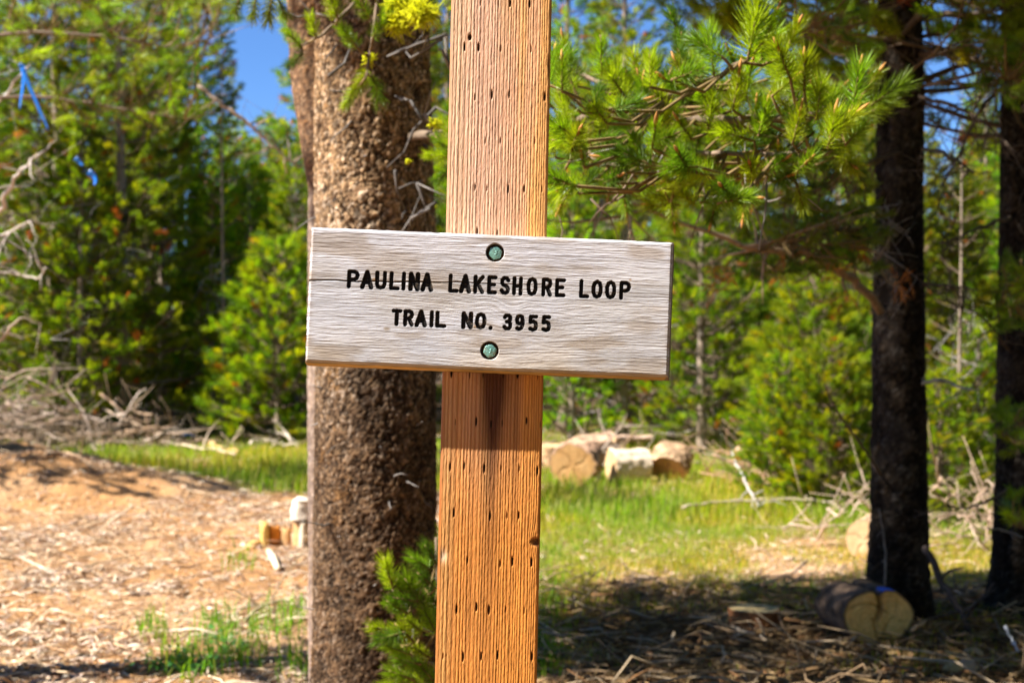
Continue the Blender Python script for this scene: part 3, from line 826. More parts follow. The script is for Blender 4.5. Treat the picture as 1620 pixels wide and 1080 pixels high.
for pts, r0, ns, sl, col in [
        ([(1600, 130, 7.8), (1550, 170, 7.4), (1520, 240, 7.3), (1490, 290, 7.2)], .012, 16, .22, DARKW),
        ([(1600, 345, 7.8), (1560, 355, 7.6), (1520, 375, 7.4), (1480, 385, 7.3)], .012, 12, .2, DARKW),
        ([(1600, 560, 7.8), (1560, 500, 7.4), (1500, 480, 7.2)], .008, 10, .15, DARKW),
        ([(1600, 770, 7.8), (1570, 790, 7.5), (1530, 805, 7.3), (1490, 800, 7.2)], .009, 10, .16, DARKW),
        ([(1620, 850, 7.7), (1580, 836, 7.3), (1560, 836, 7.2)], .006, 3, .06, GREY)]:
    mb = MB(); bare_limb(mb, q4, pts, r0, .003, col, ns, sl)
    link('branch', mb.mesh('branch', [M_twig]), t4)
# needled boughs on the dark trees, the shaded ones given darker colour
def bough(root, q, limb, n, box, dr_, c, sz=1., T=None, r0=.01, label=None, dead=0, bend=.4):
    mb = MB(); sh_ = []
    for k in range(n):
        px = rs.uniform(box[0], box[2]); py = rs.uniform(box[1], box[3]); d = rs.uniform(*dr_)
        L = rs.uniform(20, 34) * sz; a = rs.normal() * .9
        sh_.append((q(px, py, d), q(px + L * math.sin(a), py - L * math.cos(a) * bend, d + rs.normal() * .04), 1., c))
    near_crown(mb, [([q(*p) for p in limb], r0, .003)], sh_, T or T_MID, WOOD * .7)
    o = link('branch', mb.mesh('branch', [M_needle, M_twig]), root)
    if label: o['label'] = label
bough(t3, q3, [(1430, 10, 7.6), (1370, 30, 6.8), (1290, 30, 6.2), (1250, 60, 5.8)], 75, (1235, -30, 1375, 95), (5.8, 7.2), .9)
bough(t3, q3, [(1430, 240, 7.6), (1360, 260, 7.0), (1290, 300, 6.6), (1220, 330, 6.4)], 60, (1250, 240, 1385, 345), (6.4, 7.4), .6)
bough(t3, q3, [(1430, 360, 7.6), (1360, 360, 7.0), (1290, 370, 6.6), (1190, 400, 6.4)], 100, (1180, 320, 1385, 440), (6.3, 7.2), .6)
bough(t4, q4, [(1630, 100, 7.8), (1610, 120, 7.0), (1590, 130, 6.6)], 50, (1560, 40, 1650, 160), (6.4, 7.3), .8)
bough(t4, q4, [(1640, 420, 7.8), (1620, 430, 7.0), (1590, 450, 6.6)], 40, (1570, 410, 1650, 520), (6.4, 7.1), .75, label='blue green needled bough against the dark trunk')
bough(t4, q4, [(1640, 640, 7.8), (1620, 660, 7.0), (1590, 680, 6.6)], 22, (1575, 640, 1650, 710), (6.4, 7.0), 1., label='needled bough with a sunlit lower edge')
bough(t4, q4, [(1640, 820, 7.8), (1620, 830, 7.0), (1600, 830, 6.6)], 12, (1590, 785, 1650, 850), (6.4, 7.0), 1.)
bough(t4, q4, [(1640, 20, 7.8), (1620, 10, 7.0), (1560, -10, 6.6)], 55, (1480, -70, 1650, 10), (6.2, 7.4), .7)
# dead orange sprays
def spray(root, q, px, py, d, n, r, label='dead orange needles'):
    mb = MB()
    pos = np.array([q(px + rs.normal() * r, py + rs.normal() * r, d + rs.normal() * .05) for k in range(n)])
    dr = rs.normal(size=(n, 3)) + np.array([0, -.3, -.6])
    place_tufts(mb, T_SPARSE[0], pos, dr, np.full(n, .75), np.tile(np.array((.50, .17, .03)), (n, 1)) * rs.uniform(.6, 1.2, (n, 1)))
    root_ = tag(link('spray', mb.mesh('spray', [M_needle]), root), kind='stuff'); root_['label'] = label
for a in [(1362, 390, 6.7, 10, 9), (1425, 440, 6.9, 7, 8), (1145, 430, 6.3, 6, 7), (1130, 450, 6.3, 5, 6), (1310, 425, 6.6, 6, 9), (1330, 470, 6.7, 5, 6), (1240, 415, 6.5, 5, 7)]: spray(t3, q3, *a)

# ---- pine just outside the frame on the left whose boughs hang into the top left corner
lt = thing('pine_tree', 'pine at the left edge whose low boughs and pale dead limbs reach over the mound', 'tree', on_ground(-6.3, 13.6))
tm, cm = pine(61, 7.5, 2.1, 2.3, T_MID, whorl=.4, per=6, step=.16, dead=.05, yellow=.1, deadlow=10, shape=1.7, trunk_r=.17)
link('trunk', tm, lt); link('crown', cm, lt)
ql = root_pts(lt)
for pts, r0, ns, col in [
        ([(-60, 400, 13.2), (5, 335, 12.6), (10, 300, 12.5), (35, 265, 12.4), (68, 240, 12.3)], .028, 10, np.array((.5, .42, .36))),
        ([(-40, 385, 13.2), (10, 370, 12.6), (55, 345, 12.5)], .014, 5, np.array((.5, .42, .36))),
        ([(-60, 560, 13.2), (0, 540, 12.6), (15, 520, 12.5), (35, 500, 12.5)], .014, 5, np.array((.42, .32, .24))),
        ([(-50, 430, 13), (20, 430, 12.7), (60, 445, 12.5), (75, 420, 12.4)], .014, 6, np.array((.42, .36, .3))),
        ([(-60, 200, 13), (0, 165, 12.6), (30, 120, 12.4), (50, 100, 12.4)], .016, 6, np.array((.55, .5, .46)))]:
    mb = MB(); bare_limb(mb, ql, pts, r0, .007, col, ns, .35, .0)
    link('branch', mb.mesh('branch', [M_twig]), lt)['label'] = 'pale bare dead limb'
# bough with curved bare twigs that hangs over the sky gap
mb = MB()
bare_limb(mb, ql, [(240, 75, 12.6), (290, 75, 12.5), (325, 55, 12.4), (345, 20, 12.4), (365, -20, 12.3)], .014, .008, np.array((.42, .32, .24)), 8, .3, 0)
bare_limb(mb, ql, [(310, 130, 12.6), (350, 165, 12.5), (400, 200, 12.5), (430, 230, 12.5), (470, 262, 12.5)], .020, .010, np.array((.34, .26, .2)), 12, .35, -.1)
link('branch', mb.mesh('branch', [M_twig]), lt)['label'] = 'bare limb crossing below the sky gap'
for limb, n, box in [([(-80, 60, 12.5), (60, 50, 12.0), (200, 60, 11.6), (330, 90, 11.6)], 110, (0, -40, 350, 100)),
                     ([(-80, 160, 12.5), (60, 150, 12.0), (180, 170, 11.8), (300, 190, 11.6)], 60, (60, 90, 330, 210)),
                     ([(-80, 0, 12.5), (60, -20, 12.0), (200, -20, 11.6), (345, 10, 11.6)], 60, (150, -60, 372, 40))]:
    bough(lt, ql, limb, n, box, (11.4, 12.6), 1.0, 1.0, T_MID, .02)
# blue flagging ribbon
def ribbon(name, pts, w, label, col=(.015, .17, .62)):
    pts = np.array(pts); m = len(pts)
    T = np.gradient(pts, axis=0); T /= np.linalg.norm(T, axis=1)[:, None]
    S = np.cross(T, np.array([0, 1., 0])); S /= np.linalg.norm(S, axis=1)[:, None] + 1e-9
    tw = np.linspace(0, 1.1, m)[:, None]; S = S * np.cos(tw) + np.cross(T, S) * np.sin(tw)
    N = np.cross(T, S) * .0008
    V = np.concatenate([pts - S * w / 2 - N, pts + S * w / 2 - N, pts + S * w / 2 + N, pts - S * w / 2 + N])
    a = np.arange(m - 1)
    F = np.concatenate([np.stack([a + i * m, a + 1 + i * m, a + 1 + j * m, a + j * m], -1) for i, j in ((0, 1), (1, 2), (2, 3), (3, 0))])
    caps = np.array([[0, m, 2 * m, 3 * m], [m - 1, 4 * m - 1, 3 * m - 1, 2 * m - 1]])
    return mesh_from(name, V, [F, caps], np.tile(col, (len(V), 1)), [M_ribbon], smooth=False)
rib = thing('ribbon', 'blue ribbon with two hanging tails tied to a pale limb at the upper left', 'ribbon', P(36, 112, 11.3))
lr = np.array(rib.location)
link('tail', ribbon('tail', [P(x, y, 11.3) - lr for x, y in ((35, 104), (38, 122), (36, 140), (33, 156), (31, 174))], .032, ''), rib)
link('tail', ribbon('tail', [P(x, y, 11.28) - lr for x, y in ((35, 104), (40, 120), (47, 138), (56, 158), (63, 176), (70, 190), (77, 207))], .034, ''), rib)
link('knot', ribbon('knot', [P(x, y, 11.26) - lr for x, y in ((31, 101), (35, 106), (40, 110))], .03, ''), rib)
rib2 = thing('ribbon', 'short blue ribbon in deep shade below the two-tailed one', 'ribbon', P(120, 252, 12.4))
lr = np.array(rib2.location)
link('tail', ribbon('tail', [P(x, y, 12.4) - lr for x, y in ((119, 250), (125, 256), (131, 261))], .04, ''), rib2)
link('tail', ribbon('tail', [P(x, y, 12.4) - lr for x, y in ((140, 272), (148, 278), (151, 286), (149, 293))], .05, ''), rib2)
r3 = P(292, 686, 19); 
rib3 = tag(link('ribbon', ribbon('ribbon', [P(x, y, 19) for x, y in ((279, 684), (288, 687), (298, 686), (308, 689))], .035, '')), 'scrap of blue ribbon on the ground before the black shaded hollow', 'ribbon')

# shade casters beside the camera: pines outside the frame, left
KINDS['shade'] = pine(71, 9.5, 3.1, 1.5, T_FAR, whorl=.26, per=8, step=.1, deadlow=6, shape=1.8)
KINDS['shadelow'] = pine(72, 4.8, 2.9, .75, T_FAR, whorl=.22, per=6, step=.11, deadlow=2)
place_tree('shade', -2.75, 6.3, 'unseen pine added left of the view to shade the right foreground', 1.0, rz=.4)
place_tree('shadelow', -3.3, 5.9, 'young pine left of the view that shades the green herbs', 1.0, rz=.4)

RING = 'unseen pine added round the clearing to block sky light'  # out-of-view trees added to cut the ambient sky light
for k in range(30):
    a = rad(200 + k * 10.5) if k < 15 else rad(-75 + (k - 15) * 5.5); rr_ = random.uniform(10.5, 14)
    if k >= 15: a = rad(-42 + (k - 15) * 4.2); rr_ = random.uniform(8.5, 15)
    x, y = rr_ * math.cos(a), rr_ * math.sin(a) + 3
    if abs(x) < .36 * y + 2.3 and y > 0: continue
    place_tree(random.choice(['tall', 'tallb', 'tallc']), x, y, RING, random.uniform(.95, 1.15), group='unseen pines added to block sky light')

for x, y in ((4.9, 6.9), (5.6, 4.2), (4.3, 1.4), (3.2, -2.2), (.6, -4.2), (-2.6, -6.2), (6.4, 9.5)):  # nearer unseen pines, added to deepen the shade on the right
    place_tree(random.choice(['tallb', 'tallc']), x, y, RING, 1.0, group='unseen pines added to block sky light')

# ---- sapling in front of the big trunk
sap = thing('pine_sapling', 'small green pine sapling between the big trunk and the post', 'sapling', on_ground(-.20, 3.9))
mb = MB(); l0 = np.array(sap.location)
def Ps(px, py, d): return P(px, py, d) - l0
stem = [np.array([0, 0, -.05]), Ps(700, 1150, 3.9), Ps(700, 1000, 3.9), Ps(692, 900, 3.88), Ps(690, 850, 3.86)]
limbs = [(stem, .009, .004), ([Ps(700, 1010, 3.9), Ps(650, 985, 3.85), Ps(618, 925, 3.8)], .004, .0025), ([Ps(700, 960, 3.9), Ps(660, 950, 3.8), Ps(625, 910, 3.8)], .004, .002), ([Ps(700, 1060, 3.9), Ps(650, 1030, 3.8), Ps(595, 995, 3.75)], .004, .002), ([Ps(700, 1110, 3.9), Ps(660, 1075, 3.8), Ps(620, 1050, 3.8)], .004, .002)]
shoots = []
def ss(px0, py0, px1, py1, d, c=.82): shoots.append((Ps(px0, py0, d), Ps(px1, py1, d - .03), .95, c))
for a in [(622, 930, 606, 880, 3.75), (640, 940, 608, 905, 3.8), (690, 890, 672, 862, 3.85), (680, 900, 650, 880, 3.8), (660, 950, 622, 945, 3.75), (672, 960, 640, 915, 3.8), (690, 930, 660, 905, 3.8),
          (625, 1000, 588, 990, 3.75), (640, 1000, 600, 1010, 3.7), (655, 1015, 625, 985, 3.75), (668, 1000, 640, 975, 3.8), (665, 1050, 625, 1040, 3.75), (655, 1075, 615, 1060, 3.75), (680, 1040, 650, 1020, 3.8),
          (670, 1090, 640, 1062, 3.8), (640, 1080, 612, 1085, 3.75), (690, 1000, 668, 960, 3.8), (690, 1080, 662, 1050, 3.8), (700, 970, 672, 930, 3.85), (690, 1110, 655, 1100, 3.8), (645, 970, 612, 950, 3.75), (650, 1035, 610, 1020, 3.72),
          (700, 940, 715, 890, 3.9), (705, 1000, 740, 960, 3.9), (705, 1060, 745, 1030, 3.9), (700, 880, 705, 830, 3.9)]: ss(*a)
near_crown(mb, limbs[1:], shoots)
link('crown', mb.mesh('crown', [M_needle, M_twig]), sap)
mb = MB(); mb.tube(stem, [.011, .009, .007, .005, .004], 8, WOOD, 0)
link('trunk', mb.mesh('trunk', [M_twig]), sap)

# ------------------------------------------------------------------ sawn logs, stumps
def log(name, label, cat, c, axis, length, r, seed, squash=1.0, pith=((0, 0),), shape=None, facecol=((.62, .42, .2), (.5, .3, .12)), barkcol=(.2, .14, .1), rough=.03, bark=True, blue=False, group=None, sidecol=None):
    """a sawn log: c = centre of the front cut face, axis points from it into the log"""
    root = thing(name, label, cat, c, group)
    axis = np.array(axis, float); axis /= np.linalg.norm(axis)
    up = np.array([0, 0, 1.]) if abs(axis[2]) < .9 else np.array([0, 1., 0])
    U = np.cross(up, axis); U /= np.linalg.norm(U); W = np.cross(axis, U)
    n = 56; th = np.arange(n) / n * 2 * np.pi
    def rr(t, z):
        s = 1 + .10 * (fbm(np.cos(t) * 1.3 + 4, np.sin(t) * 1.3 + seed * 3.1 + z * 1.5, seed, 3) - .5) * 2 + rough * (vn(t * 6, z * 30, seed + 2) - .5)
        if shape is not None: s = s * shape(t)
        return r * s
    m = 14; zz = np.linspace(0, length, m)
    T, Zg = np.meshgrid(th, zz)
    R_ = rr(T, Zg * 1.0)
    V = Zg[..., None] * axis + (R_ * np.cos(T))[..., None] * U + (R_ * np.sin(T) * squash)[..., None] * W
    i = np.arange(m - 1)[:, None] * n; j = np.arange(n)[None]; j2 = (j + 1) % n
    F = np.stack([i + j, i + n + j, i + n + j2, i + j2], -1).reshape(-1, 4)
    nb = fbm(T * 3, Zg * 20, seed + 5, 3)
    if bark: C = mixc(np.array(barkcol) * .6, np.array(barkcol) * 1.5, sst(.3, .7, nb))
    else: C = mixc(sidecol or facecol[0], np.array(sidecol or facecol[0]) * .8, sst(.3, .7, fbm(T * 9, Zg * 2, seed + 5, 3)))
    if blue: C = mixc(C, (.05, .12, .5), ((np.abs(Zg - .02) < .05) & (np.abs(T - rad(118)) < .28)) * 1.)
    link('bark' if bark else 'side', mesh_from('bark', V.reshape(-1, 3), [F], C.reshape(-1, 3), [M_bark if bark else M_cut], smooth=True), root)
    for end in (0, 1):
        k = 26; ts = np.linspace(0, 1, k)
        T, S = np.meshgrid(th, ts)
        R_ = rr(T, np.full_like(T, length * end)) * S * .999
        x = R_ * np.cos(T); y = R_ * np.sin(T) * squash
        dz = .004 * (fbm(x * 40, y * 6, seed + 8, 3) - .5) + (.0 if end else 0)
        ds = np.min([np.hypot(x - a * r, (y - b * r)) for a, b in pith], axis=0)
        ring = .5 + .5 * np.sin(ds / r * 42 + 3 * fbm(x * 8, y * 8, seed + 1, 2))
        crack = np.zeros_like(x)
        for q in range(4):
            a = seed * 1.7 + q * 1.6
            dd = S * np.abs(np.angle(np.exp(1j * (np.arctan2(y - pith[0][1] * r, x - pith[0][0] * r) - a - .2 * np.sin(S * 5)))))
            crack = np.maximum(crack, (1 - sst(.0, .06, dd)) * sst(.05, .2, S) * (1 - sst(.8, 1.0, S)))
        c_ = mixc(facecol[0], facecol[1], ring * .45 + .55 * sst(.3, .7, fbm(x * 9, y * 9, seed + 3, 3)))
        c_ = mixc(c_, np.array(facecol[1]) * .45, crack * .7)
        if bark: c_ = mixc(c_, np.array(barkcol), sst(.93, .97, S) * .9)
        if len(pith) > 1:
            sm_ = (1 - sst(.006, .02, np.abs(x + .01 * np.sin(y * 30)))) * sst(-.5 * r, .2 * r, y)
            sm_ = np.maximum(sm_, .6 * (1 - sst(.003, .010, np.abs(x - .03 - .25 * y))) * (y < 0)); c_ = mixc(c_, (.20, .10, .03), sm_ * .8); dz = dz + sm_ * .02
        dz = dz + crack * .006
        V = (end * length + (dz if end == 0 else -dz))[..., None] * axis + x[..., None] * U + y[..., None] * W
        i = np.arange(k - 1)[:, None] * n; F = np.stack([i + j, i + n + j, i + n + j2, i + j2], -1).reshape(-1, 4)
        if end == 0: F = F[:, ::-1]
        link('cut_face', mesh_from('cut_face', V.reshape(-1, 3), [F], c_.reshape(-1, 3), [M_cut], smooth=True), root)
    return root

heart = lambda t: 1 + .10 * np.cos(2 * t) - .20 * np.exp(-((np.angle(np.exp(1j * (t - rad(90))))) / .16) ** 2) + .10 * np.exp(-((np.angle(np.exp(1j * (t + rad(90))))) / .35) ** 2)
g = G(1390, 1022)
log('split_log', 'sawn bark-covered log with a heart-shaped yellow cut face before the dark trunk', 'log', (g[0], g[1], g[2] + .135), (-.24, .96, .02), .30, .168, 3, .86, ((-.42, 0), (.42, .0)), heart,
    ((.86, .58, .22), (.74, .42, .12)), barkcol=(.09, .06, .04), blue=True)
g = G(1200, 1003); log('stump', 'low sawn stump in the dappled shade left of the heart-faced log', 'stump', (g[0], g[1] + .12, g[2] + .10), (0, 0, -1), .25, .125, 5, facecol=((.52, .40, .18), (.40, .28, .12)), barkcol=(.22, .09, .035), rough=.12)
PALE = ((.66, .44, .235), (.56, .35, .17))
g = G(878, 752); log('log_round', 'upright sawn round with a flat pale top half hidden by the post', 'log', (g[0], g[1] + .5, g[2] + .27), (0, .04, -1), .34, .17, 7, facecol=PALE, barkcol=(.40, .24, .13), rough=.14)
g = G(906, 770); log('log_round', 'round showing its orange cut face beside the post', 'log', (g[0], g[1] + .05, g[2] + .185), (.25, .93, .12), .36, .225, 8, .88, facecol=((.60, .35, .15), (.48, .25, .09)), barkcol=(.36, .22, .14), rough=.22)
g = G(925, 745); log('log_chunk', 'rough chunk of sawn wood lying atop the round beside the post', 'log', (g[0] - .05, g[1] + .35, g[2] + .22), (.9, .4, .1), .42, .16, 9, .8, facecol=PALE, barkcol=(.46, .30, .2), rough=.2)
g = G(966, 766); log('log_round', 'peeled round lying sideways with a bright white side', 'log', (g[0], g[1], g[2] + .165), (.96, .28, 0), .36, .165, 10, 1., facecol=PALE, bark=False, sidecol=(.66, .52, .38), rough=.2)
g = G(990, 735); log('log_slab', 'bark slab resting on the white-sided round', 'log', (g[0] - .14, g[1] - .2, g[2] + .30), (.97, .2, .0), .42, .06, 12, .6, facecol=PALE, barkcol=(.5, .34, .24), rough=.2)
g = G(1062, 760); log('log_round', 'tilted round leaning with its split face up, rightmost of the row', 'log', (g[0] - .05, g[1] - .02, g[2] + .11), (.35, .75, .55), .26, .205, 14, .7, facecol=((.60, .36, .17), (.5, .28, .1)), barkcol=(.40, .26, .15), rough=.24)
g = G(1168, 745); log('log_round', 'small round at the foot of the brush pile right of the row', 'log', (g[0], g[1], g[2] + .14), (.3, .9, .1), .25, .085, 15, facecol=((.6, .36, .17), (.5, .28, .12)), barkcol=(.4, .26, .16))
g = G(1362, 884); log('log_round', 'pale sawn block peeking out left of the dark trunk', 'log', (g[0] + .02, g[1], g[2] + .11), (.5, .8, .1), .22, .12, 16, 1.2, facecol=((.62, .42, .24), (.55, .34, .17)), barkcol=(.45, .3, .18))
# small white splinters near the rounds
def chunk(name, label, cat, p, size, rz, col, seed, lean=0.):
    """an irregular splinter or broken block: ragged prism with facets"""
    r = np.random.default_rng(seed); n = 9; m = 6; root_V = []
    for k in range(m):
        f = k / (m - 1)
        for j in range(n):
            a = j / n * 6.283
            rr = (1 - .35 * f * r.random()) * (.8 + .4 * hash2(np.array([j]), np.array([seed]), 3)[0])
            root_V.append([size[0] / 2 * rr * math.cos(a) + lean * f * size[2], size[1] / 2 * rr * math.sin(a), f * size[2] * (1 - (.25 * r.random() if k == m - 1 else 0))])
    V = np.array(root_V + [[lean * size[2], 0, size[2] * .8]])
    i = np.arange(m - 1)[:, None] * n; j = np.arange(n)[None]; j2 = (j + 1) % n
    F = np.stack([i + j, i + j2, i + n + j2, i + n + j], -1).reshape(-1, 4)
    T = np.stack([(m - 1) * n + np.arange(n), (m - 1) * n + (np.arange(n) + 1) % n, np.full(n, m * n)], -1)
    c, s = math.cos(rz), math.sin(rz)
    V = V @ np.array([[c, -s, 0], [s, c, 0], [0, 0, 1]]).T
    C = np.tile(col, (len(V), 1)) * (.75 + .5 * r.random((len(V), 1)))
    o = link(name, mesh_from(name, V, [F, T], C, [M_cut]))
    o.location = Vector([float(v) for v in p]); return tag(o, label, cat)
g = G(948, 766); chunk('splinter', 'white wood splinter upright before the white-sided round', 'wood splinter', g, (.06, .05, .16), .3, (.8, .74, .66), 1)
g = G(1190, 768)
# chopped stump left of the big trunk, broken orange stump beside it
g = G(480, 868)
st = thing('stump', 'pale splintered stump just left of the big scaly trunk', 'stump', (g[0], g[1] + .08, g[2] - .03))
def sub(o, parent, nm):
    for k in ('label', 'category'):
        if k in o: del o[k]
    o.parent = parent; o.name = nm; o.location = o.location - parent.location; return o
sub(chunk('wood', '', 'x', (g[0] + .03, g[1] + .10, g[2] - .03), (.24, .2, .34), .3, (.46, .27, .12), 31), st, 'wood')
sub(chunk('wood', '', 'x', (g[0] - .005, g[1] + .05, g[2] + .20), (.20, .16, .16), 1.0, (.74, .64, .52), 32), st, 'splinter')
sub(chunk('wood', '', 'x', (g[0] - .01, g[1] - .01, g[2] - .02), (.045, .04, .24), 0, (.74, .62, .45), 33, .05), st, 'splinter')
g = G(432, 866)
st = thing('stump', 'broken rotten orange stump left of the pale splintered one', 'stump', (g[0], g[1] + .08, g[2] - .03))
for k, (dx, dy, s, c) in enumerate([(-.06, .05, (.06, .12, .20), (.62, .40, .12)), (.015, .09, (.10, .06, .17), (.60, .22, .03)), (.08, .06, (.05, .07, .16), (.42, .24, .1)), (.14, .07, (.05, .06, .12), (.60, .45, .28)), (-.14, .02, (.12, .1, .07), (.58, .35, .12)), (.01, .13, (.22, .06, .14), (.36, .19, .08))]):
    sub(chunk('wood', '', 'x', (g[0] + dx, g[1] + dy, g[2] - .02), s, k * .7, c, 40 + k, rs.normal() * .15), st, 'splinter')
g1 = G(425, 878); g2_ = G(440, 905)
o = tag(link('wood_slab', (lambda m: (m.tube([g1 + (0, 0, .03), (g1 + g2_) / 2 + (0, 0, .035), g2_ + (0, 0, .02)], [.022, .026, .02], 5, np.array((.72, .58, .4))), m.mesh('wood_slab', [M_cut]))[1])(MB())), 'short pale split stick lying before the broken orange stump', 'stick')

# ------------------------------------------------------------------ fallen branches and brush
def fallen(label, pxs, r0, r1, col, ns=5, sl=.3, lift=.03, name='fallen_branch', cat='branch', group=None, up=0.2):
    pts = []
    for p in pxs:
        if len(p) == 2: g = G(*p); pts.append(g + (0, 0, lift))
        else: pts.append(P(*p))
    pts = np.array(pts); root = pts[0].copy()
    t = np.linspace(0, len(pts) - 1, len(pts) * 4)
    q = np.stack([np.interp(t, np.arange(len(pts)), pts[:, k]) for k in range(3)], -1); kk = np.ones(3) / 3
    q = np.stack([np.convolve(np.pad(q[:, k], 1, mode='edge'), kk, 'valid') for k in range(3)], -1) - root
    q += rs.normal(size=q.shape) * r0 * .3
    mb = MB(); mb.tube(q, np.linspace(r0, r1, len(q)), 7, np.array(col), 0, jitter=.25)
    for k in range(ns):
        a = q[rs.integers(2, len(q))]; dv = rs.normal(size=3) * np.array([1, .5, .5]); dv[2] = abs(dv[2]) * .7 + up; dv /= np.linalg.norm(dv); L = sl * rs.uniform(.4, 1.2)
        p1 = [a]
        for s in range(4): dv = dv + rs.normal(size=3) * .3 + np.array([0, 0, -.12]); p1.append(p1[-1] + dv * L / 4)
        mb.tube(p1, np.linspace(r0 * .5, .003, 5), 5, np.array(col) * rs.uniform(.7, 1.15), 0)
    o = link(name, mb.mesh(name, [M_twig])); o.location = Vector([float(v) for v in root]); return tag(o, label, cat, group)
PB = (.50, .38, .27)
fallen('long pale fallen branch with a hooked end on the grass left of the dark trunk', [(1075, 820), (1130, 812), (1200, 808), (1270, 806), (1315, 812), (1335, 828)], .015, .008, (.42, .33, .25), 5, .2, .09)
fallen('bare grey stem leaning down into the grass above the long fallen branch', [(1158, 712, 13.2), (1168, 740, 12.9), (1185, 775, 12.5), (1203, 806, 12.2)], .013, .009, (.42, .37, .34), 5, .25)
fallen('long curved dead branch before the black shaded hollow', [(150, 672), (200, 690), (250, 708), (330, 722), (378, 730)], .030, .012, PB, 10, .5, .08)
fallen('short sawn log end lying in the grass before the hollow', [(332, 712), (355, 722), (380, 726)], .055, .04, (.5, .32, .13), 0, .1, .06, 'cut_limb', 'log')
fallen('tangled pale branch in the grass left of the big trunk', [(395, 712), (410, 700), (425, 708), (450, 716), (486, 708)], .024, .008, (.58, .48, .38), 12, .45, .08)
fallen('thin upright dead twig before the black hollow', [(372, 712), (368, 700, 18.8), (376, 685, 18.8), (383, 672, 18.8)], .016, .008, PB, 2, .15)
fallen('dark stick lying on top of the dirt mound', [(70, 728), (105, 722), (130, 732), (145, 748)], .022, .008, (.40, .26, .15), 3, .25, .04)
fallen('thin dark pole lying across the slope behind the dirt mound', [(0, 700), (60, 702), (120, 706), (165, 706)], .018, .012, (.2, .13, .08), 0, .2, .05)
fallen('curled pale branch lying at the foot of the big trunk', [(385, 1000), (410, 975), (440, 966), (490, 964)], .009, .005, (.42, .33, .2), 6, .16, .05)
fallen('dark dead sapling leaning beside the right dark trunk', [(1460, 860, 7.5), (1490, 920, 7.4), (1515, 960, 7.3), (1535, 1000, 7.2)], .018, .014, (.07, .05, .04), 6, .2)
fallen('thin bare stick standing before the dark trunk', [(1390, 800, 7.2), (1402, 870, 7.1), (1400, 930, 7.0)], .004, .006, (.14, .12, .1), 4, .12)
fallen('pale weathered branch tip leaning on the rightmost dark trunk', [(1590, 990, 6.9), (1600, 1010, 6.9), (1612, 1030, 6.8)], .008, .004, (.55, .55, .58), 1, .08)
fallen('pale bent stick on the shaded ground right of the heart-faced log', [(1440, 1008), (1448, 995, 6.9), (1455, 985, 6.9)], .010, .007, (.55, .36, .18), 1, .05)
fallen('orange curved stick in the bottom right foreground', [(1390, 1078), (1410, 1062), (1428, 1052), (1445, 1050)], .011, .006, (.48, .26, .11), 2, .12)
fallen('pale stick lying diagonal at the bottom right of the post', [(902, 1075), (918, 1058), (936, 1042)], .009, .006, (.48, .36, .2), 1, .1)
fallen('short upright stick in the shaded litter right of the post', [(1062, 1035), (1064, 1015, 6.9), (1065, 1000, 6.95)], .008, .006, (.45, .34, .22), 1, .06)
fallen('thin stick fallen across the litter left of the low stump', [(1155, 1008), (1175, 1015), (1200, 1022), (1215, 1032)], .010, .005, (.5, .38, .25), 4, .15, .05)
fallen('dark hooked stick before the low stump', [(1140, 1060), (1148, 1040, 6.8), (1143, 1020, 6.9)], .009, .006, (.36, .26, .16), 3, .14)
fallen('long thin stick on the dirt in the left middle', [(120, 905), (180, 890), (240, 880)], .007, .004, (.5, .38, .24), 2, .1, .02)

def brush(label, px, py, w, h, depth, n, cols, seed, L=(.5, 1.3), r=(.006, .022), at=None):
    g = G(px, py) if at is None else on_ground((px - 810) / FPX * at, at); rr_ = np.random.default_rng(seed); mb = MB()
    for k in range(n):
        a = rr_.uniform(0, 6.28); el = rr_.normal() * .28
        ln = rr_.uniform(*L)
        c = np.array([rr_.normal() * w / 2.6, rr_.normal() * depth / 2.5, 0])
        c[2] = abs(rr_.normal()) * h * .5 * math.exp(-(c[0] / w) ** 2 * 2) + .02
        d = np.array([math.cos(a), math.sin(a) * .6, el]); p = c - d * ln / 2; p[2] = max(p[2], .01); pts = [p]
        for q in range(5):
            d = d + rr_.normal(size=3) * .2; nx = pts[-1] + d * ln / 5; nx[2] = max(nx[2], .01); pts.append(nx)
        col = np.array(cols[rr_.integers(0, len(cols))]) * rr_.uniform(.7, 1.2); r0 = rr_.uniform(*r)
        mb.tube(pts, np.linspace(r0, r0 * .3, 6), 5, col, 0, jitter=.2)
        for q in range(2):
            b = pts[rr_.integers(1, 5)]; dd = rr_.normal(size=3) * .12; mb.tube([b, b + dd, b + dd * 2 + rr_.normal(size=3) * .05], [r0 * .5, r0 * .35, .002], 4, col, 0)
    o = link('brush_pile', mb.mesh('brush_pile', [M_twig])); o.location = Vector([float(v) for v in g]); return tag(o, label, 'brush pile')
BC = [(.34, .23, .15), (.4, .29, .2), (.28, .18, .11), (.44, .35, .28), (.22, .15, .1)]
brush('large heap of pinkish grey brush at the left edge behind the dirt mound', 25, 0, 1.25, .8, 1.0, 190, [(.30, .20, .13), (.36, .26, .19), (.24, .16, .1), (.4, .31, .25)], 1, (.3, .9), (.006, .018), at=17.6)
brush('curled brush heap under the dark slim-stemmed pine', 215, 0, 1.3, .6, .8, 70, BC, 2, (.3, .9), at=19.0)
brush('brush heap at the back of the clearing left of the small sapling', 1256, 768, .75, .6, .7, 130, [(.42, .24, .14), (.46, .30, .2), (.34, .19, .1)], 3, (.25, .7), (.004, .013))
brush('pale brush beside the bright young pine at the hollow', 430, 680, 1.3, .5, .7, 60, BC, 4, (.3, .9))
brush('grey slash pile up on the rising slope', 1225, 640, 3.2, 1.3, 1.6, 160, [(.5, .45, .4), (.42, .3, .22), (.55, .42, .33)], 5, (.5, 1.5))
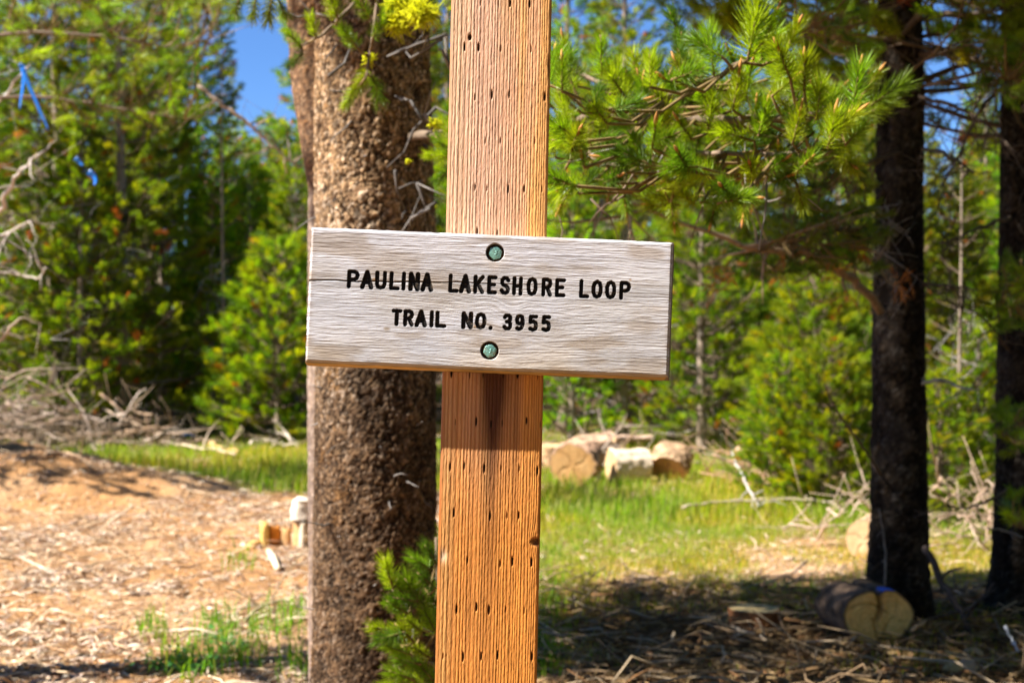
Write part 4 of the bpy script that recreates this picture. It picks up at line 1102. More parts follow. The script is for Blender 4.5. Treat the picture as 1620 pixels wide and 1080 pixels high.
brush('brush and chips seen between the two dark trunks', 1520, 850, 1.5, .35, .9, 80, [(.45, .31, .22), (.5, .37, .27)], 6, (.2, .5), (.004, .012))
brush('low slash pile behind the sawn rounds', 940, 742, 2.0, .35, .6, 60, BC, 7, (.3, .8))

# ------------------------------------------------------------------ litter, chips, grass (nobody could count them)
def scatter_litter(n, region, lens, wid, cols, seed, name, label, dens=None, lift=.012):
    r = np.random.default_rng(seed)
    y = region[1][0] * (region[1][1] / region[1][0]) ** r.random(n * 3); half = .36 * y + .3
    x = r.uniform(-1, 1, n * 3) * half
    keep = (x > region[0][0]) & (x < region[0][1])
    if dens is not None: keep &= r.random(n * 3) < dens(x, y)
    x = x[keep][:n]; y = y[keep][:n]; m = len(x)
    L = r.uniform(*lens, m) * (.5 + r.random(m) ** 2 * 1.2); w = r.uniform(*wid, m)
    a = r.uniform(0, 6.28, m); tilt = r.normal(size=m) * .16
    d = np.stack([np.cos(a) * np.cos(tilt), np.sin(a) * np.cos(tilt), np.sin(tilt)], -1)
    s = np.cross(d, np.array([0, 0, 1.])); s /= np.linalg.norm(s, axis=1)[:, None]
    u = np.cross(s, d)
    roll = r.normal(size=m)[:, None] * .5; s, u = s * np.cos(roll) + u * np.sin(roll), u * np.cos(roll) - s * np.sin(roll)
    c = np.stack([x, y, gh(x, y) + np.abs(np.sin(tilt)) * L * .4 + lift * r.random(m) + w * .3], -1)
    bend = r.normal(size=(m, 1)) * .18
    th = (w * r.uniform(.25, .9, m))
    P0 = c - d * L[:, None] / 2; P1 = c + s * L[:, None] * bend; P2 = c + d * L[:, None] / 2
    V = []
    for q, wf in ((P0, .8), (P1, 1.), (P2, .45)):
        V += [q - s * w[:, None] * wf / 2, q + s * w[:, None] * wf / 2, q + u * th[:, None] * wf]
    V = np.stack(V, 1); b = (np.arange(m) * 9)[:, None, None]
    q = np.array([[0, 3, 5, 2], [2, 5, 4, 1], [1, 4, 3, 0], [3, 6, 8, 5], [5, 8, 7, 4], [4, 7, 6, 3]]); t = np.array([[0, 2, 1], [6, 7, 8]])
    F = [(b + q[None]).reshape(-1, 4), (b + t[None]).reshape(-1, 3)]
    cc = np.array(cols)[r.integers(0, len(cols), m)] * r.uniform(.65, 1.25, (m, 1))
    o = link(name, mesh_from(name, V.reshape(-1, 3), F, np.repeat(cc, 9, 0), [M_ground_bits]))
    return tag(o, label, kind='stuff')
CH = [(.62, .45, .28), (.70, .55, .38), (.48, .32, .19), (.56, .42, .32), (.36, .22, .12), (.66, .50, .40), (.44, .26, .12)]
left_d = lambda x, y: (1 - grass_density(x, y) * .8) * (.22 + 1.3 * sst(.42, .62, fbm(x * 1.5, y * 1.1, 90, 3)))
scatter_litter(42000, ((-8, .2), (5.6, 19)), (.02, .11), (.003, .012), CH + [(.2, .1, .05), (.28, .16, .09), (.8, .68, .52), (.34, .21, .14)], 1, 'wood_chips', 'wood chips and splinters scattered over the tan dirt on the left', left_d)
scatter_litter(1500, ((-8, .2), (5.6, 19)), (.12, .34), (.005, .014), CH, 11, 'sticks', 'thin pale sticks strewn over the tan dirt on the left', left_d)
scatter_litter(7000, ((-.2, 8), (8.0, 17)), (.03, .12), (.003, .011), CH, 2, 'wood_chips', 'chips and dry stalks lying among the grass of the right clearing', lambda x, y: .35 + .65 * (1 - grass_density(x, y)))
scatter_litter(9000, ((-.6, 8), (5.4, 8.6)), (.04, .16), (.005, .018), [(.22, .13, .05), (.28, .18, .08), (.12, .07, .03), (.36, .24, .11), (.2, .1, .04)], 3, 'forest_litter', 'brown bark, cones and twig litter in the dappled shade on the right', None, .03)  # brown litter colours, darkened to deepen the shade here
scatter_litter(700, ((-.4, 8), (5.4, 8.8)), (.16, .42), (.006, .014), [(.3, .21, .12), (.36, .27, .17), (.2, .13, .07)], 13, 'sticks', 'thin twigs lying crossed in the shaded litter on the right', None, .08)
scatter_litter(5000, ((-12, 12), (18.5, 34)), (.08, .5), (.01, .03), BC, 4, 'forest_litter', 'dead sticks and litter under the forest edge', None, .05)

def blades(n, region, h, w, cols, seed, name, label, dens, lean=.35):
    r = np.random.default_rng(seed)
    y = region[1][0] * (region[1][1] / region[1][0]) ** r.random(n * 6); half = .36 * y + .2
    x = r.uniform(-1, 1, n * 6) * half
    keep = (x > region[0][0]) & (x < region[0][1]) & (r.random(n * 6) < dens(x, y))
    x = x[keep][:n]; y = y[keep][:n]; m = len(x)
    H = r.uniform(*h, m) * (.6 + .8 * fbm(x * 1.7, y * 1.7, 44, 2)); a = r.uniform(0, 6.28, m)
    W = r.uniform(*w, m)
    d = np.stack([np.cos(a), np.sin(a), np.zeros(m)], -1); s = np.stack([-np.sin(a), np.cos(a), np.zeros(m)], -1)
    b = np.stack([x, y, gh(x, y) - .01], -1)
    ln = np.abs(r.normal(size=m))[:, None] * lean
    mid = b + np.array([0, 0, 1.]) * H[:, None] * .55 + d * H[:, None] * ln * .3
    tip = b + np.array([0, 0, 1.]) * H[:, None] * (1 - .2 * np.minimum(ln, 2)) + d * H[:, None] * ln
    V = np.stack([b - s * W[:, None] / 2, b + s * W[:, None] / 2, mid + s * W[:, None] * .4, mid - s * W[:, None] * .4, tip], 1)
    i = (np.arange(m) * 5)[:, None]
    F = [i + np.array([[0, 1, 2, 3]]), i + np.array([[3, 2, 4]])]
    pn = sst(.35, .65, fbm(x * 1.1, y * .9, 46, 3))[:, None]
    cc = np.array(cols)[r.integers(0, len(cols), m)] * r.uniform(.7, 1.25, (m, 1)) * mix(np.array([[1.25, 1.05, .9]]), np.array([[.85, 1., 1.]]), pn)
    o = link(name, mesh_from(name, V.reshape(-1, 3), F, np.repeat(cc, 5, 0), [M_grass]))
    return tag(o, label, kind='stuff')
GC = [(.20, .31, .010), (.27, .34, .012), (.33, .35, .02), (.13, .22, .012), (.36, .31, .06), (.4, .33, .12)]
blades(52000, ((-8, 8), (11, 22)), (.08, .19), (.006, .012), GC, 1, 'grass', 'green grass band across the back of the clearing', lambda x, y: grass_density(x, y) * sst(11, 12.5, y))
blades(60000, ((-.5, 8), (6.5, 13)), (.03, .09), (.003, .007), GC + [(.4, .33, .08)], 2, 'grass', 'short sparse yellow green grass of the right clearing', lambda x, y: grass_density(x, y))
def clump_d(x, y):
    px = 810 + x / y * FPX; py = 520 + (CAMZ) / y * FPX
    c = np.zeros_like(x)
    for cx, cy, rx, ry in ((300, 1050, 55, 32), (380, 1035, 50, 30), (345, 1000, 40, 25), (460, 985, 45, 25), (470, 1060, 40, 30), (245, 1000, 30, 18), (380, 890, 25, 18), (430, 1000, 50, 25), (240, 985, 20, 10), (870, 960, 25, 40), (865, 1060, 25, 30)):
        c = np.maximum(c, np.exp(-((px - cx) / rx) ** 2 - ((py - cy) / ry) ** 2))
    return np.clip(c * 1.1 - .15, 0, 1)
blades(5200, ((-3, .8), (6., 11)), (.05, .15), (.004, .010), [(.13, .30, .01), (.17, .33, .01), (.10, .24, .01), (.22, .32, .02)], 3, 'grass', 'leafy green tufts in the dirt at the bottom left', clump_d)

# leafy herb clump at the bottom left
def herb(px, py, label, n, seed):
    g = G(px, py); r = np.random.default_rng(seed); mb = MB()
    for k in range(n):
        a = r.uniform(0, 6.28); el = r.uniform(.5, 1.3); L = r.uniform(.06, .15)
        st = r.normal(size=3) * .05; st[2] = 0
        e = st + np.array([math.cos(a) * math.cos(el), math.sin(a) * math.cos(el), math.sin(el)]) * L
        mb.tube([st, (st + e) / 2 + (0, 0, .01), e], [.0018, .0015, .001], 3, np.array((.12, .18, .05)), 0)
        for q in range(4):
            b = st + (e - st) * (.4 + .2 * q); da = a + (-1) ** q * 1.1; dl = np.array([math.cos(da), math.sin(da), .4]); s_ = np.array([-math.sin(da), math.cos(da), .1]); l = r.uniform(.02, .035)
            V = np.array([b, b + dl * l * .5 + s_ * l * .28, b + dl * l, b + dl * l * .5 - s_ * l * .28]); mb.add(V, [[[0, 1, 2, 3]]], np.array((.07, .24, .06)) * r.uniform(.7, 1.3))
    o = link('herb', mb.mesh('herb', [M_grass])); o.location = Vector([float(v) for v in g]); tag(o, label, 'plant')
herb(300, 1068, 'low leafy herb at the bottom left edge of the shade', 40, 1)
herb(362, 1038, 'leafy herb in the shade left of the big trunk', 34, 2)
herb(250, 1072, 'small leafy herb on the sunlit dirt at the bottom', 14, 3)

# stones
def stone(px, py, r, label, seed, col):
    g = G(px, py); u = np.linspace(0, np.pi, 14); v = np.arange(20) / 20 * 2 * np.pi
    Vv, Uu = np.meshgrid(v, u); k = 1 + .3 * (fbm(np.cos(Vv) * 1.2 + seed, Uu * 1.4 + np.sin(Vv), seed, 3) - .5) * 2
    V = np.stack([np.sin(Uu) * np.cos(Vv) * k, np.sin(Uu) * np.sin(Vv) * k * .8, np.cos(Uu) * k * .7], -1).reshape(-1, 3) * r
    i = np.arange(13)[:, None] * 20; j = np.arange(20)[None]; j2 = (j + 1) % 20
    F = np.stack([i + j, i + 20 + j, i + 20 + j2, i + j2], -1).reshape(-1, 4)
    o = link('stone', mesh_from('stone', V, [F], np.tile(col, (len(V), 1)), [M_stone], smooth=True)); o.location = (float(g[0]), float(g[1]), float(g[2]) + r * .3); tag(o, label, 'stone')
stone(1532, 1066, .062, 'brownish rounded stone at the bottom right, the larger of a pair', 1, (.42, .28, .17))
stone(1510, 1070, .05, 'tan rounded stone touching the larger one at the bottom right', 2, (.45, .32, .14))
stone(1540, 1042, .045, 'flat tan stone behind the touching pair at the bottom right', 3, (.42, .28, .16))

# ------------------------------------------------------------------ the trail sign
sign = thing('trail_sign', 'wooden trail sign board bolted to a square treated post in front of the big trunk', 'sign', (0, 0, 0))
DP = 2.095                                    # depth of the post's front face at eye level
LEAN = rad(1.30); BACK = rad(2.6)
c477 = P(782.5, 477, DP)
post_M = Matrix.Translation(Vector([float(v) for v in c477])) @ Matrix.Rotation(LEAN, 4, 'Y') @ Matrix.Rotation(-BACK, 4, 'X')
# post local frame: origin on the front face where the board centre is; x across, z up, -y to the camera
PW = .1395; HD = .14
zt, zb_ = .78, -(c477[2] + .35)
rows = np.concatenate([np.arange(zb_, -.62, .03), np.arange(-.62, .62, .0021), np.arange(.62, zt, .02), [zt]])
nfx = 260
fx = np.linspace(-PW / 2 + .004, PW / 2 - .004, nfx)
# ring: front (left->right), right side, back, left side
rc = .004
corner = lambda cx, cy, a0: [(cx + rc * math.cos(a), cy + rc * math.sin(a)) for a in np.linspace(a0, a0 + math.pi / 2, 5)]
ring = [(x, 0.0) for x in fx]
ring += corner(PW / 2 - rc, rc, -math.pi / 2)[1:]
ring += [(PW / 2, y) for y in np.linspace(.008, HD - .006, 46)]
ring += corner(PW / 2 - rc, HD - rc, 0)[1:]
ring += [(x, HD) for x in np.linspace(PW / 2 - .01, -PW / 2 + .01, 16)]
ring += corner(-PW / 2 + rc, HD - rc, math.pi / 2)[1:]
ring += [(-PW / 2, y) for y in np.linspace(HD - .006, .008, 46)]
ring += corner(-PW / 2 + rc, rc, math.pi)[1:-1]
ring = np.array(ring); nr = len(ring)
tn = np.roll(ring, -1, 0) - np.roll(ring, 1, 0); nn = np.stack([tn[:, 1], -tn[:, 0]], -1); nn /= np.linalg.norm(nn, axis=1)[:, None]
per = np.concatenate([[0], np.cumsum(np.linalg.norm(np.diff(ring, axis=0), axis=1))])
Sg, Zg = np.meshgrid(per, rows)
Xg = np.broadcast_to(ring[:, 0], Sg.shape); isf = np.broadcast_to((np.arange(nr) < nfx + 2), Sg.shape)
# grain: wavy vertical annual rings, narrower towards the right
warp = .0060 * (fbm(Sg * 7, Zg * .8, 3, 2) - .5) + .0006 * (fbm(Sg * 30, Zg * 5, 5, 3) - .5)
kx, kz = PW / 2 - .008, -.33
kd = np.hypot((Sg - per[0] - (kx + PW / 2)) / .012, (Zg - kz) / .02)
warp = warp - .006 * np.exp(-kd ** 2) * np.sign(Sg - (kx + PW / 2))
g_ = (Sg + warp) * (1 + .35 * Sg / PW)
ph = g_ / .0060 + .22 * np.sin(g_ * 190)
fr = ph - np.floor(ph)
line_id = np.floor(ph)
ridge = sst(.0, .34, fr) * (1 - sst(.66, 1.0, fr))
lv = hash2(line_id, np.zeros_like(line_id), 8)
bead = fbm(Sg * 420, Zg * 160, 12, 2)
rgh = fbm(Sg * 800, Zg * 500, 14, 2)
disp = .0005 * ridge * (.6 + .6 * lv) + .00034 * (bead - .5) + .0003 * (rgh - .5)
# incising slits
pit = np.zeros_like(Sg); rim = np.zeros_like(Sg)
ri = np.random.default_rng(9)
zrow0 = .2035
k = 0
for row in range(-9, 13):
    zc = -.155 + row * .0647 - .010
    ph0 = ri.uniform(-.004, .004) + (.0 if row % 2 else .011)
    for cx in np.arange(-.062, .068, .0238):
        x0 = cx + ph0 + ri.normal() * .0028
        if abs(x0) > PW / 2 - .006 or ri.random() < .2: 
            continue
        z0 = zc + ri.normal() * .0015
        st_ = ri.choice([.25, .4, .7, 1., 1.1])
        dx = (Sg - (x0 + PW / 2)) / (.00115 * (.7 + .5 * st_)); dz = (Zg - z0) / (.0052 * (.7 + .4 * st_))
        rr2 = np.abs(dx) ** 2.2 + np.abs(dz) ** 3
        pit = np.maximum(pit, (1 - sst(.5, 1.3, rr2)) * min(1, st_ + .1) * isf)
# the bigger nail hole and the knot
for x0, z0, rw, rh in ((-.047, .368, .0028, .0042), ):
    pit = np.maximum(pit, (1 - sst(.5, 1.2, ((Sg - (x0 + PW / 2)) / rw) ** 2 + ((Zg - z0) / rh) ** 2)) * isf)
knot = (1 - sst(.35, 1.0, np.hypot((Sg - (kx + PW / 2)) / .0105, (Zg - kz) / .0085) + .5 * (fbm(Sg * 300, Zg * 300, 15, 2) - .5))) * isf
split = (1 - sst(.3, 1., np.abs(Sg - (PW / 2 + PW / 2 - .003 - .003 * np.sin(Zg * 60))) / .0022)) * sst(.25, .27, Zg) * (1 - sst(.33, .35, Zg)) * isf
nick = np.exp(-(((Sg - .003) / .005) ** 2 + ((Zg + .352) / .008) ** 2)) * isf
disp = disp - .0042 * pit - .0035 * knot - .003 * split - .0018 * nick
V = np.stack([ring[:, 0][None] + disp * nn[:, 0][None], ring[:, 1][None] + disp * nn[:, 1][None], Zg], -1)
# colour
u = Xg / PW
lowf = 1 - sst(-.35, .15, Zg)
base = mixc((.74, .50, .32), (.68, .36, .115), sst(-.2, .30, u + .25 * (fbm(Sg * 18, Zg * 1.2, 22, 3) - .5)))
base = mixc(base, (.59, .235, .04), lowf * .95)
# broad seasons of early and late wood, paler and darker bands
base = base * (.82 + .36 * vn((Sg + warp) * 70, Zg * .3, 61))[..., None]
base = mixc(base, (.64, .38, .28), .55 * sst(.5, .66, fbm(Sg * 26, Zg * .9, 24, 3)) * (1 - lowf))
base = mixc(base, (.56, .33, .12), .5 * sst(.55, .7, fbm(Sg * 30, Zg * 1.1, 25, 3)) * lowf * (u < 0))
c = mixc(base * np.array((.68, .53, .42)), base, .05 + .95 * ridge * (.78 + .22 * sst(.25, .7, bead)) * (.8 + .2 * lv))
# drip stain under the lower bolt
sx = Xg - .004
stain = .9 * np.exp(-(sx / .024) ** 2) * (1 - sst(-.02, .2, -Zg - .10)) + .45 * np.exp(-((sx + .004) / .010) ** 2) * (1 - sst(.1, .5, -Zg - .08)) + .35 * np.exp(-((sx - .03) / .005) ** 2) * (1 - sst(.1, .4, -Zg - .1))
stain *= (Zg < -.05) * (.7 + .6 * fbm(Sg * 90, Zg * 4, 26, 2)) * isf
c = mixc(c, c * np.array((.12, .06, .045)), np.clip(stain, 0, .93))
c = mixc(c, (.035, .018, .01), np.clip(pit * 1.2, 0, 1))
c = mixc(c, (.09, .035, .015), knot * .85); c = mixc(c, (.06, .03, .015), split * .8); c = mixc(c, (.75, .62, .45), nick * .6)
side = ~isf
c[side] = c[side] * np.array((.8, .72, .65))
m = len(rows); i = np.arange(m - 1)[:, None] * nr; j = np.arange(nr)[None]; j2 = (j + 1) % nr
F = np.stack([i + j, i + j2, i + nr + j2, i + nr + j], -1).reshape(-1, 4)
Vf = V.reshape(-1, 3); Vf = np.vstack([Vf, [[0, HD / 2, zt]]]); c = np.vstack([c.reshape(-1, 3), [[.5, .3, .15]]])
T = np.stack([(m - 1) * nr + np.arange(nr), (m - 1) * nr + (np.arange(nr) + 1) % nr, np.full(nr, m * nr)], -1)
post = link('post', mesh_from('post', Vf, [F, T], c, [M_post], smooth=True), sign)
post.matrix_local = post_M
post['label'] = 'square orange brown treated post with rows of incised slits'

# board: local x along, z up, front at y = 0, thickness to +y
BW, BH, BT = .4935, .1835, .0375
bc = P(774.4, 477.6, DP - .0395)
ROLL = rad(2.40)
board_M = Matrix.Translation(Vector([float(v) for v in bc])) @ Matrix.Rotation(ROLL, 4, 'Y') @ Matrix.Rotation(-BACK, 4, 'X')
ZS = 3099.
def zl(x, y):
    return (((x - 55) * .99912 + (y - 50) * .0419) / ZS - BW / 2, BH / 2 - (-(x - 55) * .0419 + (y - 50) * .99912) / ZS)
GLY = {
    'P': [[(0, 0), (0, 1), (.55, 1), (.85, .93), (1, .76), (.85, .56), (.55, .47), (0, .47)]],
    'A': [[(0, 0), (.5, 1), (1, 0)], [(.2, .33), (.8, .33)]],
    'U': [[(0, 1), (0, .25), (.15, .06), (.5, 0), (.85, .06), (1, .25), (1, 1)]],
    'L': [[(0, 1), (0, 0), (1, 0)]],
    'I': [[(.5, 1), (.5, 0)]],
    'N': [[(0, 0), (0, 1), (1, 0), (1, 1)]],
    'K': [[(0, 0), (0, 1)], [(1, 1), (.05, .42)], [(.3, .58), (1, 0)]],
    'E': [[(1, 1), (0, 1), (0, 0), (1, 0)], [(0, .52), (.8, .52)]],
    'S': [[(.97, .84), (.75, .98), (.35, 1), (.06, .86), (.04, .69), (.2, .56), (.8, .42), (.97, .27), (.92, .1), (.62, 0), (.25, .02), (.02, .17)]],
    'H': [[(0, 0), (0, 1)], [(1, 0), (1, 1)], [(0, .5), (1, .5)]],
    'O': [[(.5, 1), (.17, .92), (0, .68), (0, .32), (.17, .08), (.5, 0), (.83, .08), (1, .32), (1, .68), (.83, .92), (.5, 1)]],
    'R': [[(0, 0), (0, 1), (.55, 1), (.88, .93), (1, .76), (.88, .58), (.55, .48), (0, .48)], [(.5, .48), (1, 0)]],
    'T': [[(0, 1), (1, 1)], [(.5, 1), (.5, 0)]],
    '.': [[(.5, .02), (.5, 0)]],
    '3': [[(.04, .86), (.25, .99), (.68, 1), (.93, .87), (.93, .68), (.75, .55), (.4, .53)], [(.72, .54), (.96, .4), (.97, .18), (.75, .02), (.3, 0), (.03, .14)]],
    '9': [[(.96, .68), (.83, .93), (.5, 1), (.16, .93), (.02, .72), (.13, .5), (.45, .42), (.8, .48), (.96, .68), (.96, .42), (.8, .12), (.42, 0), (.1, .07)]],
    '5': [[(.92, 1), (.14, 1), (.08, .57), (.5, .64), (.86, .53), (.98, .3), (.86, .08), (.5, 0), (.08, .08)]],
}
R_ST = .00255
line1 = [('P', 210, 262), ('A', 267, 320), ('U', 328, 376), ('L', 388, 432), ('I', 436, 460), ('N', 470, 515), ('A', 521, 572), ('L', 637, 680), ('A', 683, 732), ('K', 742, 788), ('E', 800, 842),
         ('S', 853, 897), ('H', 906, 949), ('O', 966, 1012), ('R', 1029, 1074), ('E', 1086, 1130), ('L', 1188, 1230), ('O', 1240, 1286), ('O', 1297, 1343), ('P', 1357, 1406)]
line2 = [('T', 397, 441), ('R', 447, 491), ('A', 496, 546), ('I', 554, 578), ('L', 582, 628), ('N', 692, 739), ('O', 749, 796), ('.', 806, 824), ('3', 864, 906), ('9', 916, 958), ('5', 971, 1015), ('5', 1027, 1069)]
segs = []      # per glyph: char, segments
for lst, v0, v1 in ((line1, 173, 252), (line2, 330.5, 402)):
    for ch, x0, x1 in lst:
        yc = 50 + v0 + (x0 - 55) * .0425
        a, _ = zl(x0, yc); b, _ = zl(x1, yc)
        a += R_ST; b -= R_ST
        zt_ = BH / 2 - v0 / ZS - R_ST; zb2 = BH / 2 - v1 / ZS + R_ST
        ss_ = []
        for st in GLY[ch]:
            pts = [(a + (b - a) * u_, zb2 + (zt_ - zb2) * w_) for u_, w_ in st]
            ss_ += [(pts[i], pts[i + 1]) for i in range(len(pts) - 1)]
        segs.append((ch, ss_, (a - .006, b + .006, zb2 - .006, zt_ + .006)))
NXB, NZB = 780, 292
bx_ = np.linspace(-BW / 2, BW / 2, NXB); bz_ = np.linspace(-BH / 2, BH / 2, NZB)
XB, ZB = np.meshgrid(bx_, bz_)
dist = np.full(XB.shape, 1.0); gid = np.full(XB.shape, -1)
for gi, (ch, ss_, bb) in enumerate(segs):
    m_ = (XB > bb[0]) & (XB < bb[1]) & (ZB > bb[2]) & (ZB < bb[3])
    xs_ = XB[m_]; zs_ = ZB[m_]; dm = np.full(xs_.shape, 1.0)
    for (ax_, az_), (bx2, bz2) in ss_:
        vx, vz = bx2 - ax_, bz2 - az_; L2 = vx * vx + vz * vz + 1e-12
        t = np.clip(((xs_ - ax_) * vx + (zs_ - az_) * vz) / L2, 0, 1)
        dm = np.minimum(dm, np.hypot(xs_ - ax_ - t * vx, zs_ - az_ - t * vz))
    if ch in 'AN': dm = dm - .0004
    old = dist[m_]; g0 = gid[m_]; g0[dm < old] = gi; gid[m_] = g0; dist[m_] = np.minimum(old, dm)
dist = dist + .0005 * (fbm(XB * 900, ZB * 500, 70, 2) - .5)
cut = 1 - sst(R_ST - .0008, R_ST + .0002, dist)
# grain of the board: along x, bent round the swirl
kx2, kz2 = zl(850, 400); w1 = .0085 * np.exp(-(((XB - kx2) / .055) ** 2 + ((ZB - kz2) / .022) ** 2)) * np.sin((XB - kx2) / .011)
w2 = .012 * np.exp(-(((XB - kx2 - .03) / .09) ** 2 + ((ZB - kz2 + .01) / .03) ** 2))
kx3, kz3 = zl(840, 610); w3 = .006 * np.exp(-(((XB - kx3) / .06) ** 2 + ((ZB - kz3) / .02) ** 2))
GZ = ZB + w1 * .5 + w2 + w3 + .006 * (fbm(XB * 6, ZB * 14, 80, 3) - .5) + .0012 * (fbm(XB * 30, ZB * 120, 81, 2) - .5)
gl = fbm(XB * 14, GZ * 720, 82, 3); gl2 = fbm(XB * 45, GZ * 1200, 83, 2); gl3 = fbm(XB * 3.5, GZ * 150, 84, 3)
line = sst(.50, .66, gl); fine = sst(.5, .72, gl2)
ring2 = .5 + .5 * np.sin(GZ / .0009 + 3 * gl3)
crk = zl(45, 274); czl = crk[1] + .0006 * np.sin(XB * 90) + .0009 * (fbm(XB * 40, XB * 0, 86, 2) - .5) * 2 + (-.0035) * 0
x_end = zl(640, 290)[0]; x_end2 = zl(1060, 290)[0]
zc0 = np.interp(XB, [zl(45, 274)[0], zl(300, 280)[0], zl(620, 283)[0], zl(860, 290)[0], zl(1060, 296)[0]], [zl(45, 274)[1], zl(300, 280)[1], zl(620, 283)[1], zl(860, 290)[1], zl(1060, 296)[1]])
czl = zc0 + .0005 * np.sin(XB * 110) + .0010 * (fbm(XB * 60, XB * 0 + 3, 86, 2) - .5)
cw = .00075 * (1 - .6 * sst(-.12, .0, XB)) * (1 - sst(.0, x_end2 - .0, XB)) + .00012
crack = (1 - sst(.6, 1.5, np.abs(ZB - czl) / cw)) * (XB < x_end2)
dispB = -.00016 * line - .00015 * fine + .00007 * ring2 - .0012 * crack * 2.0 + .0016 * (fbm(XB * 8, ZB * 12, 88, 2) - .5)
dispB = np.where(cut > .5, np.minimum(dispB, 0) * .3, dispB) - .0032 * cut
bolts = [zl(831, 158), zl(808, 571)]
bore = np.zeros_like(XB); halo = np.zeros_like(XB)
for bx2, bz2 in bolts:
    dr_ = np.hypot(XB - bx2, ZB - bz2)
    bore = np.maximum(bore, 1 - sst(.0118, .0126, dr_)); halo = np.maximum(halo, (1 - sst(.012, .03, dr_)) * sst(-.004, .010, bz2 - ZB + .0))
dispB = dispB * (1 - bore) - .0105 * bore
# slightly rounded, chewed edges
ed = np.minimum(np.minimum(XB + BW / 2, BW / 2 - XB), np.minimum(ZB + BH / 2, BH / 2 - ZB))
dispB = dispB - .0016 * (1 - sst(0, .0035, ed)) - .0012 * (1 - sst(0, .004, ed)) * fbm(XB * 120, ZB * 120, 90, 2)
edgew = .0009 * (fbm(XB * 60, ZB * 60, 91, 3) - .5) * (1 - sst(0, .004, ed))
VB = np.stack([XB + edgew * np.sign(XB), -dispB, ZB + edgew * np.sign(ZB)], -1)
base = mixc((.53, .525, .56), (.49, .47, .47), sst(.35, .65, fbm(XB * 9, ZB * 16, 92, 3)))
base = mixc(base, (.50, .41, .30), .55 * sst(.0, .06, -ZB - .03) * sst(.3, .6, fbm(XB * 12, ZB * 20, 93, 3)))
base = mixc(base, (.56, .54, .58), .5 * sst(.0, .05, ZB - .02))
base = mixc(base, (.68, .62, .56), .5 * halo)
base = base * (.84 + .32 * fbm(XB * 5, ZB * 60, 97, 3))[..., None]
base = mixc(base, base * np.array((.72, .62, .50)), .7 * sst(.56, .74, fbm(XB * 14 + 4, GZ * 40, 98, 3)))
for bx2_, bz2_ in bolts:
    rust = np.exp(-((XB - bx2_) / .006) ** 2) * sst(0, -.004, ZB - bz2_ + .010) * np.exp(-np.clip(bz2_ - ZB, 0, 1) / .03)
    base = mixc(base, (.40, .26, .16), .3 * rust)
base = mixc(base, (.34, .26, .20), .5 * (1 - sst(.0, .012, BW / 2 - np.abs(XB))) * sst(.4, .6, fbm(XB * 4, GZ * 260, 99, 2)))
cB = mixc(base, base * np.array((.60, .54, .47)), line * .5)
cB = mixc(cB, cB * np.array((.7, .66, .62)), fine * .5)
cB = mixc(cB, cB * .86, ring2 * .5)
sm = zl(375, 478); cB = mixc(cB, (.25, .17, .09), .7 * (1 - sst(.3, 1., np.hypot((XB - sm[0]) / .006, (ZB - sm[1]) / .0035) + .6 * (gl - .5))))
for x_, y_, s_ in ((322, 272, .004), (745, 470, .003), (1400, 272, .0025)):
    q_ = zl(x_, y_); cB = mixc(cB, (.32, .18, .07), .7 * (1 - sst(.3, 1., np.hypot((XB - q_[0]) / s_, (ZB - q_[1]) / s_))))
cB = mixc(cB, (.04, .028, .02), crack * .9)
smear = (1 - sst(0, .0035, dist)) * sst(.55, .7, fbm(XB * 260, ZB * 500, 94, 2)) * .8
cB = mixc(cB, (.04, .03, .02), smear * (1 - cut) * .6)
cB = mixc(cB, np.array((.012, .010, .010)) + np.array((.05, .035, .02)) * sst(.62, .8, fbm(XB * 300, ZB * 300, 101, 2))[..., None], 1 - sst(R_ST - .0001, R_ST + .0007, dist))
cB = mixc(cB, (.11, .065, .035), bore * .9)  # counterbore painted dark to add recess shade
cB = mixc(cB, (.50, .33, .14), (1 - sst(0, .004, ZB + BH / 2)) * .7)
nq = (NZB - 1) * (NXB - 1)
i = np.arange(NZB - 1)[:, None] * NXB + np.arange(NXB - 1)[None]
Q = np.stack([i, i + 1, i + NXB + 1, i + NXB], -1).reshape(-1, 4)
cm_ = (cut[:-1, :-1] + cut[1:, :-1] + cut[:-1, 1:] + cut[1:, 1:]) / 4 > .35
qg = np.where(cm_, gid[:-1, :-1], -1).reshape(-1)
Vall = VB.reshape(-1, 3); Call = cB.reshape(-1, 3)
# border loop and back
loop = np.concatenate([np.arange(NXB), (np.arange(1, NZB)) * NXB + NXB - 1, (NZB - 1) * NXB + np.arange(NXB - 2, -1, -1), np.arange(NZB - 2, 0, -1) * NXB])
LP = Vall[loop]; nl_ = len(loop)
rows_s = []; cs = []
for k, f in enumerate((.06, .3, .65, 1.0)):
    q = LP.copy(); q[:, 1] = BT * f
    flare_r = .0055 * f * (q[:, 0] > BW / 2 - .002); flare_b = .0045 * f ** .5 * (q[:, 2] < -BH / 2 + .002)
    q[:, 0] += flare_r; q[:, 2] -= flare_b
    q += .0006 * (np.stack([vn(LP[:, 0] * 200, LP[:, 2] * 200 + k, 95)] * 3, -1) - .5) * np.array([1, 0, 1])
    rows_s.append(q)
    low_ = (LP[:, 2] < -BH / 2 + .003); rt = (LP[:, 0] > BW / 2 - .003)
    cc = np.tile((.62, .57, .53), (nl_, 1)); cc[low_] = (.42, .27, .10); cc[rt] = (.20, .15, .11)  # right end painted dark as an unlit face; lower edge bare brown wood
    cc = cc * (.7 + .6 * fbm(LP[:, 0] * 50 + LP[:, 2] * 50, np.full(nl_, k * 3.), 96, 2))[:, None]; cs.append(cc)
base_n = len(Vall)
Vx = np.vstack([Vall] + rows_s + [np.array([[0, BT, 0]])]); Cx = np.vstack([Call] + cs + [np.array([[.4, .35, .3]])])
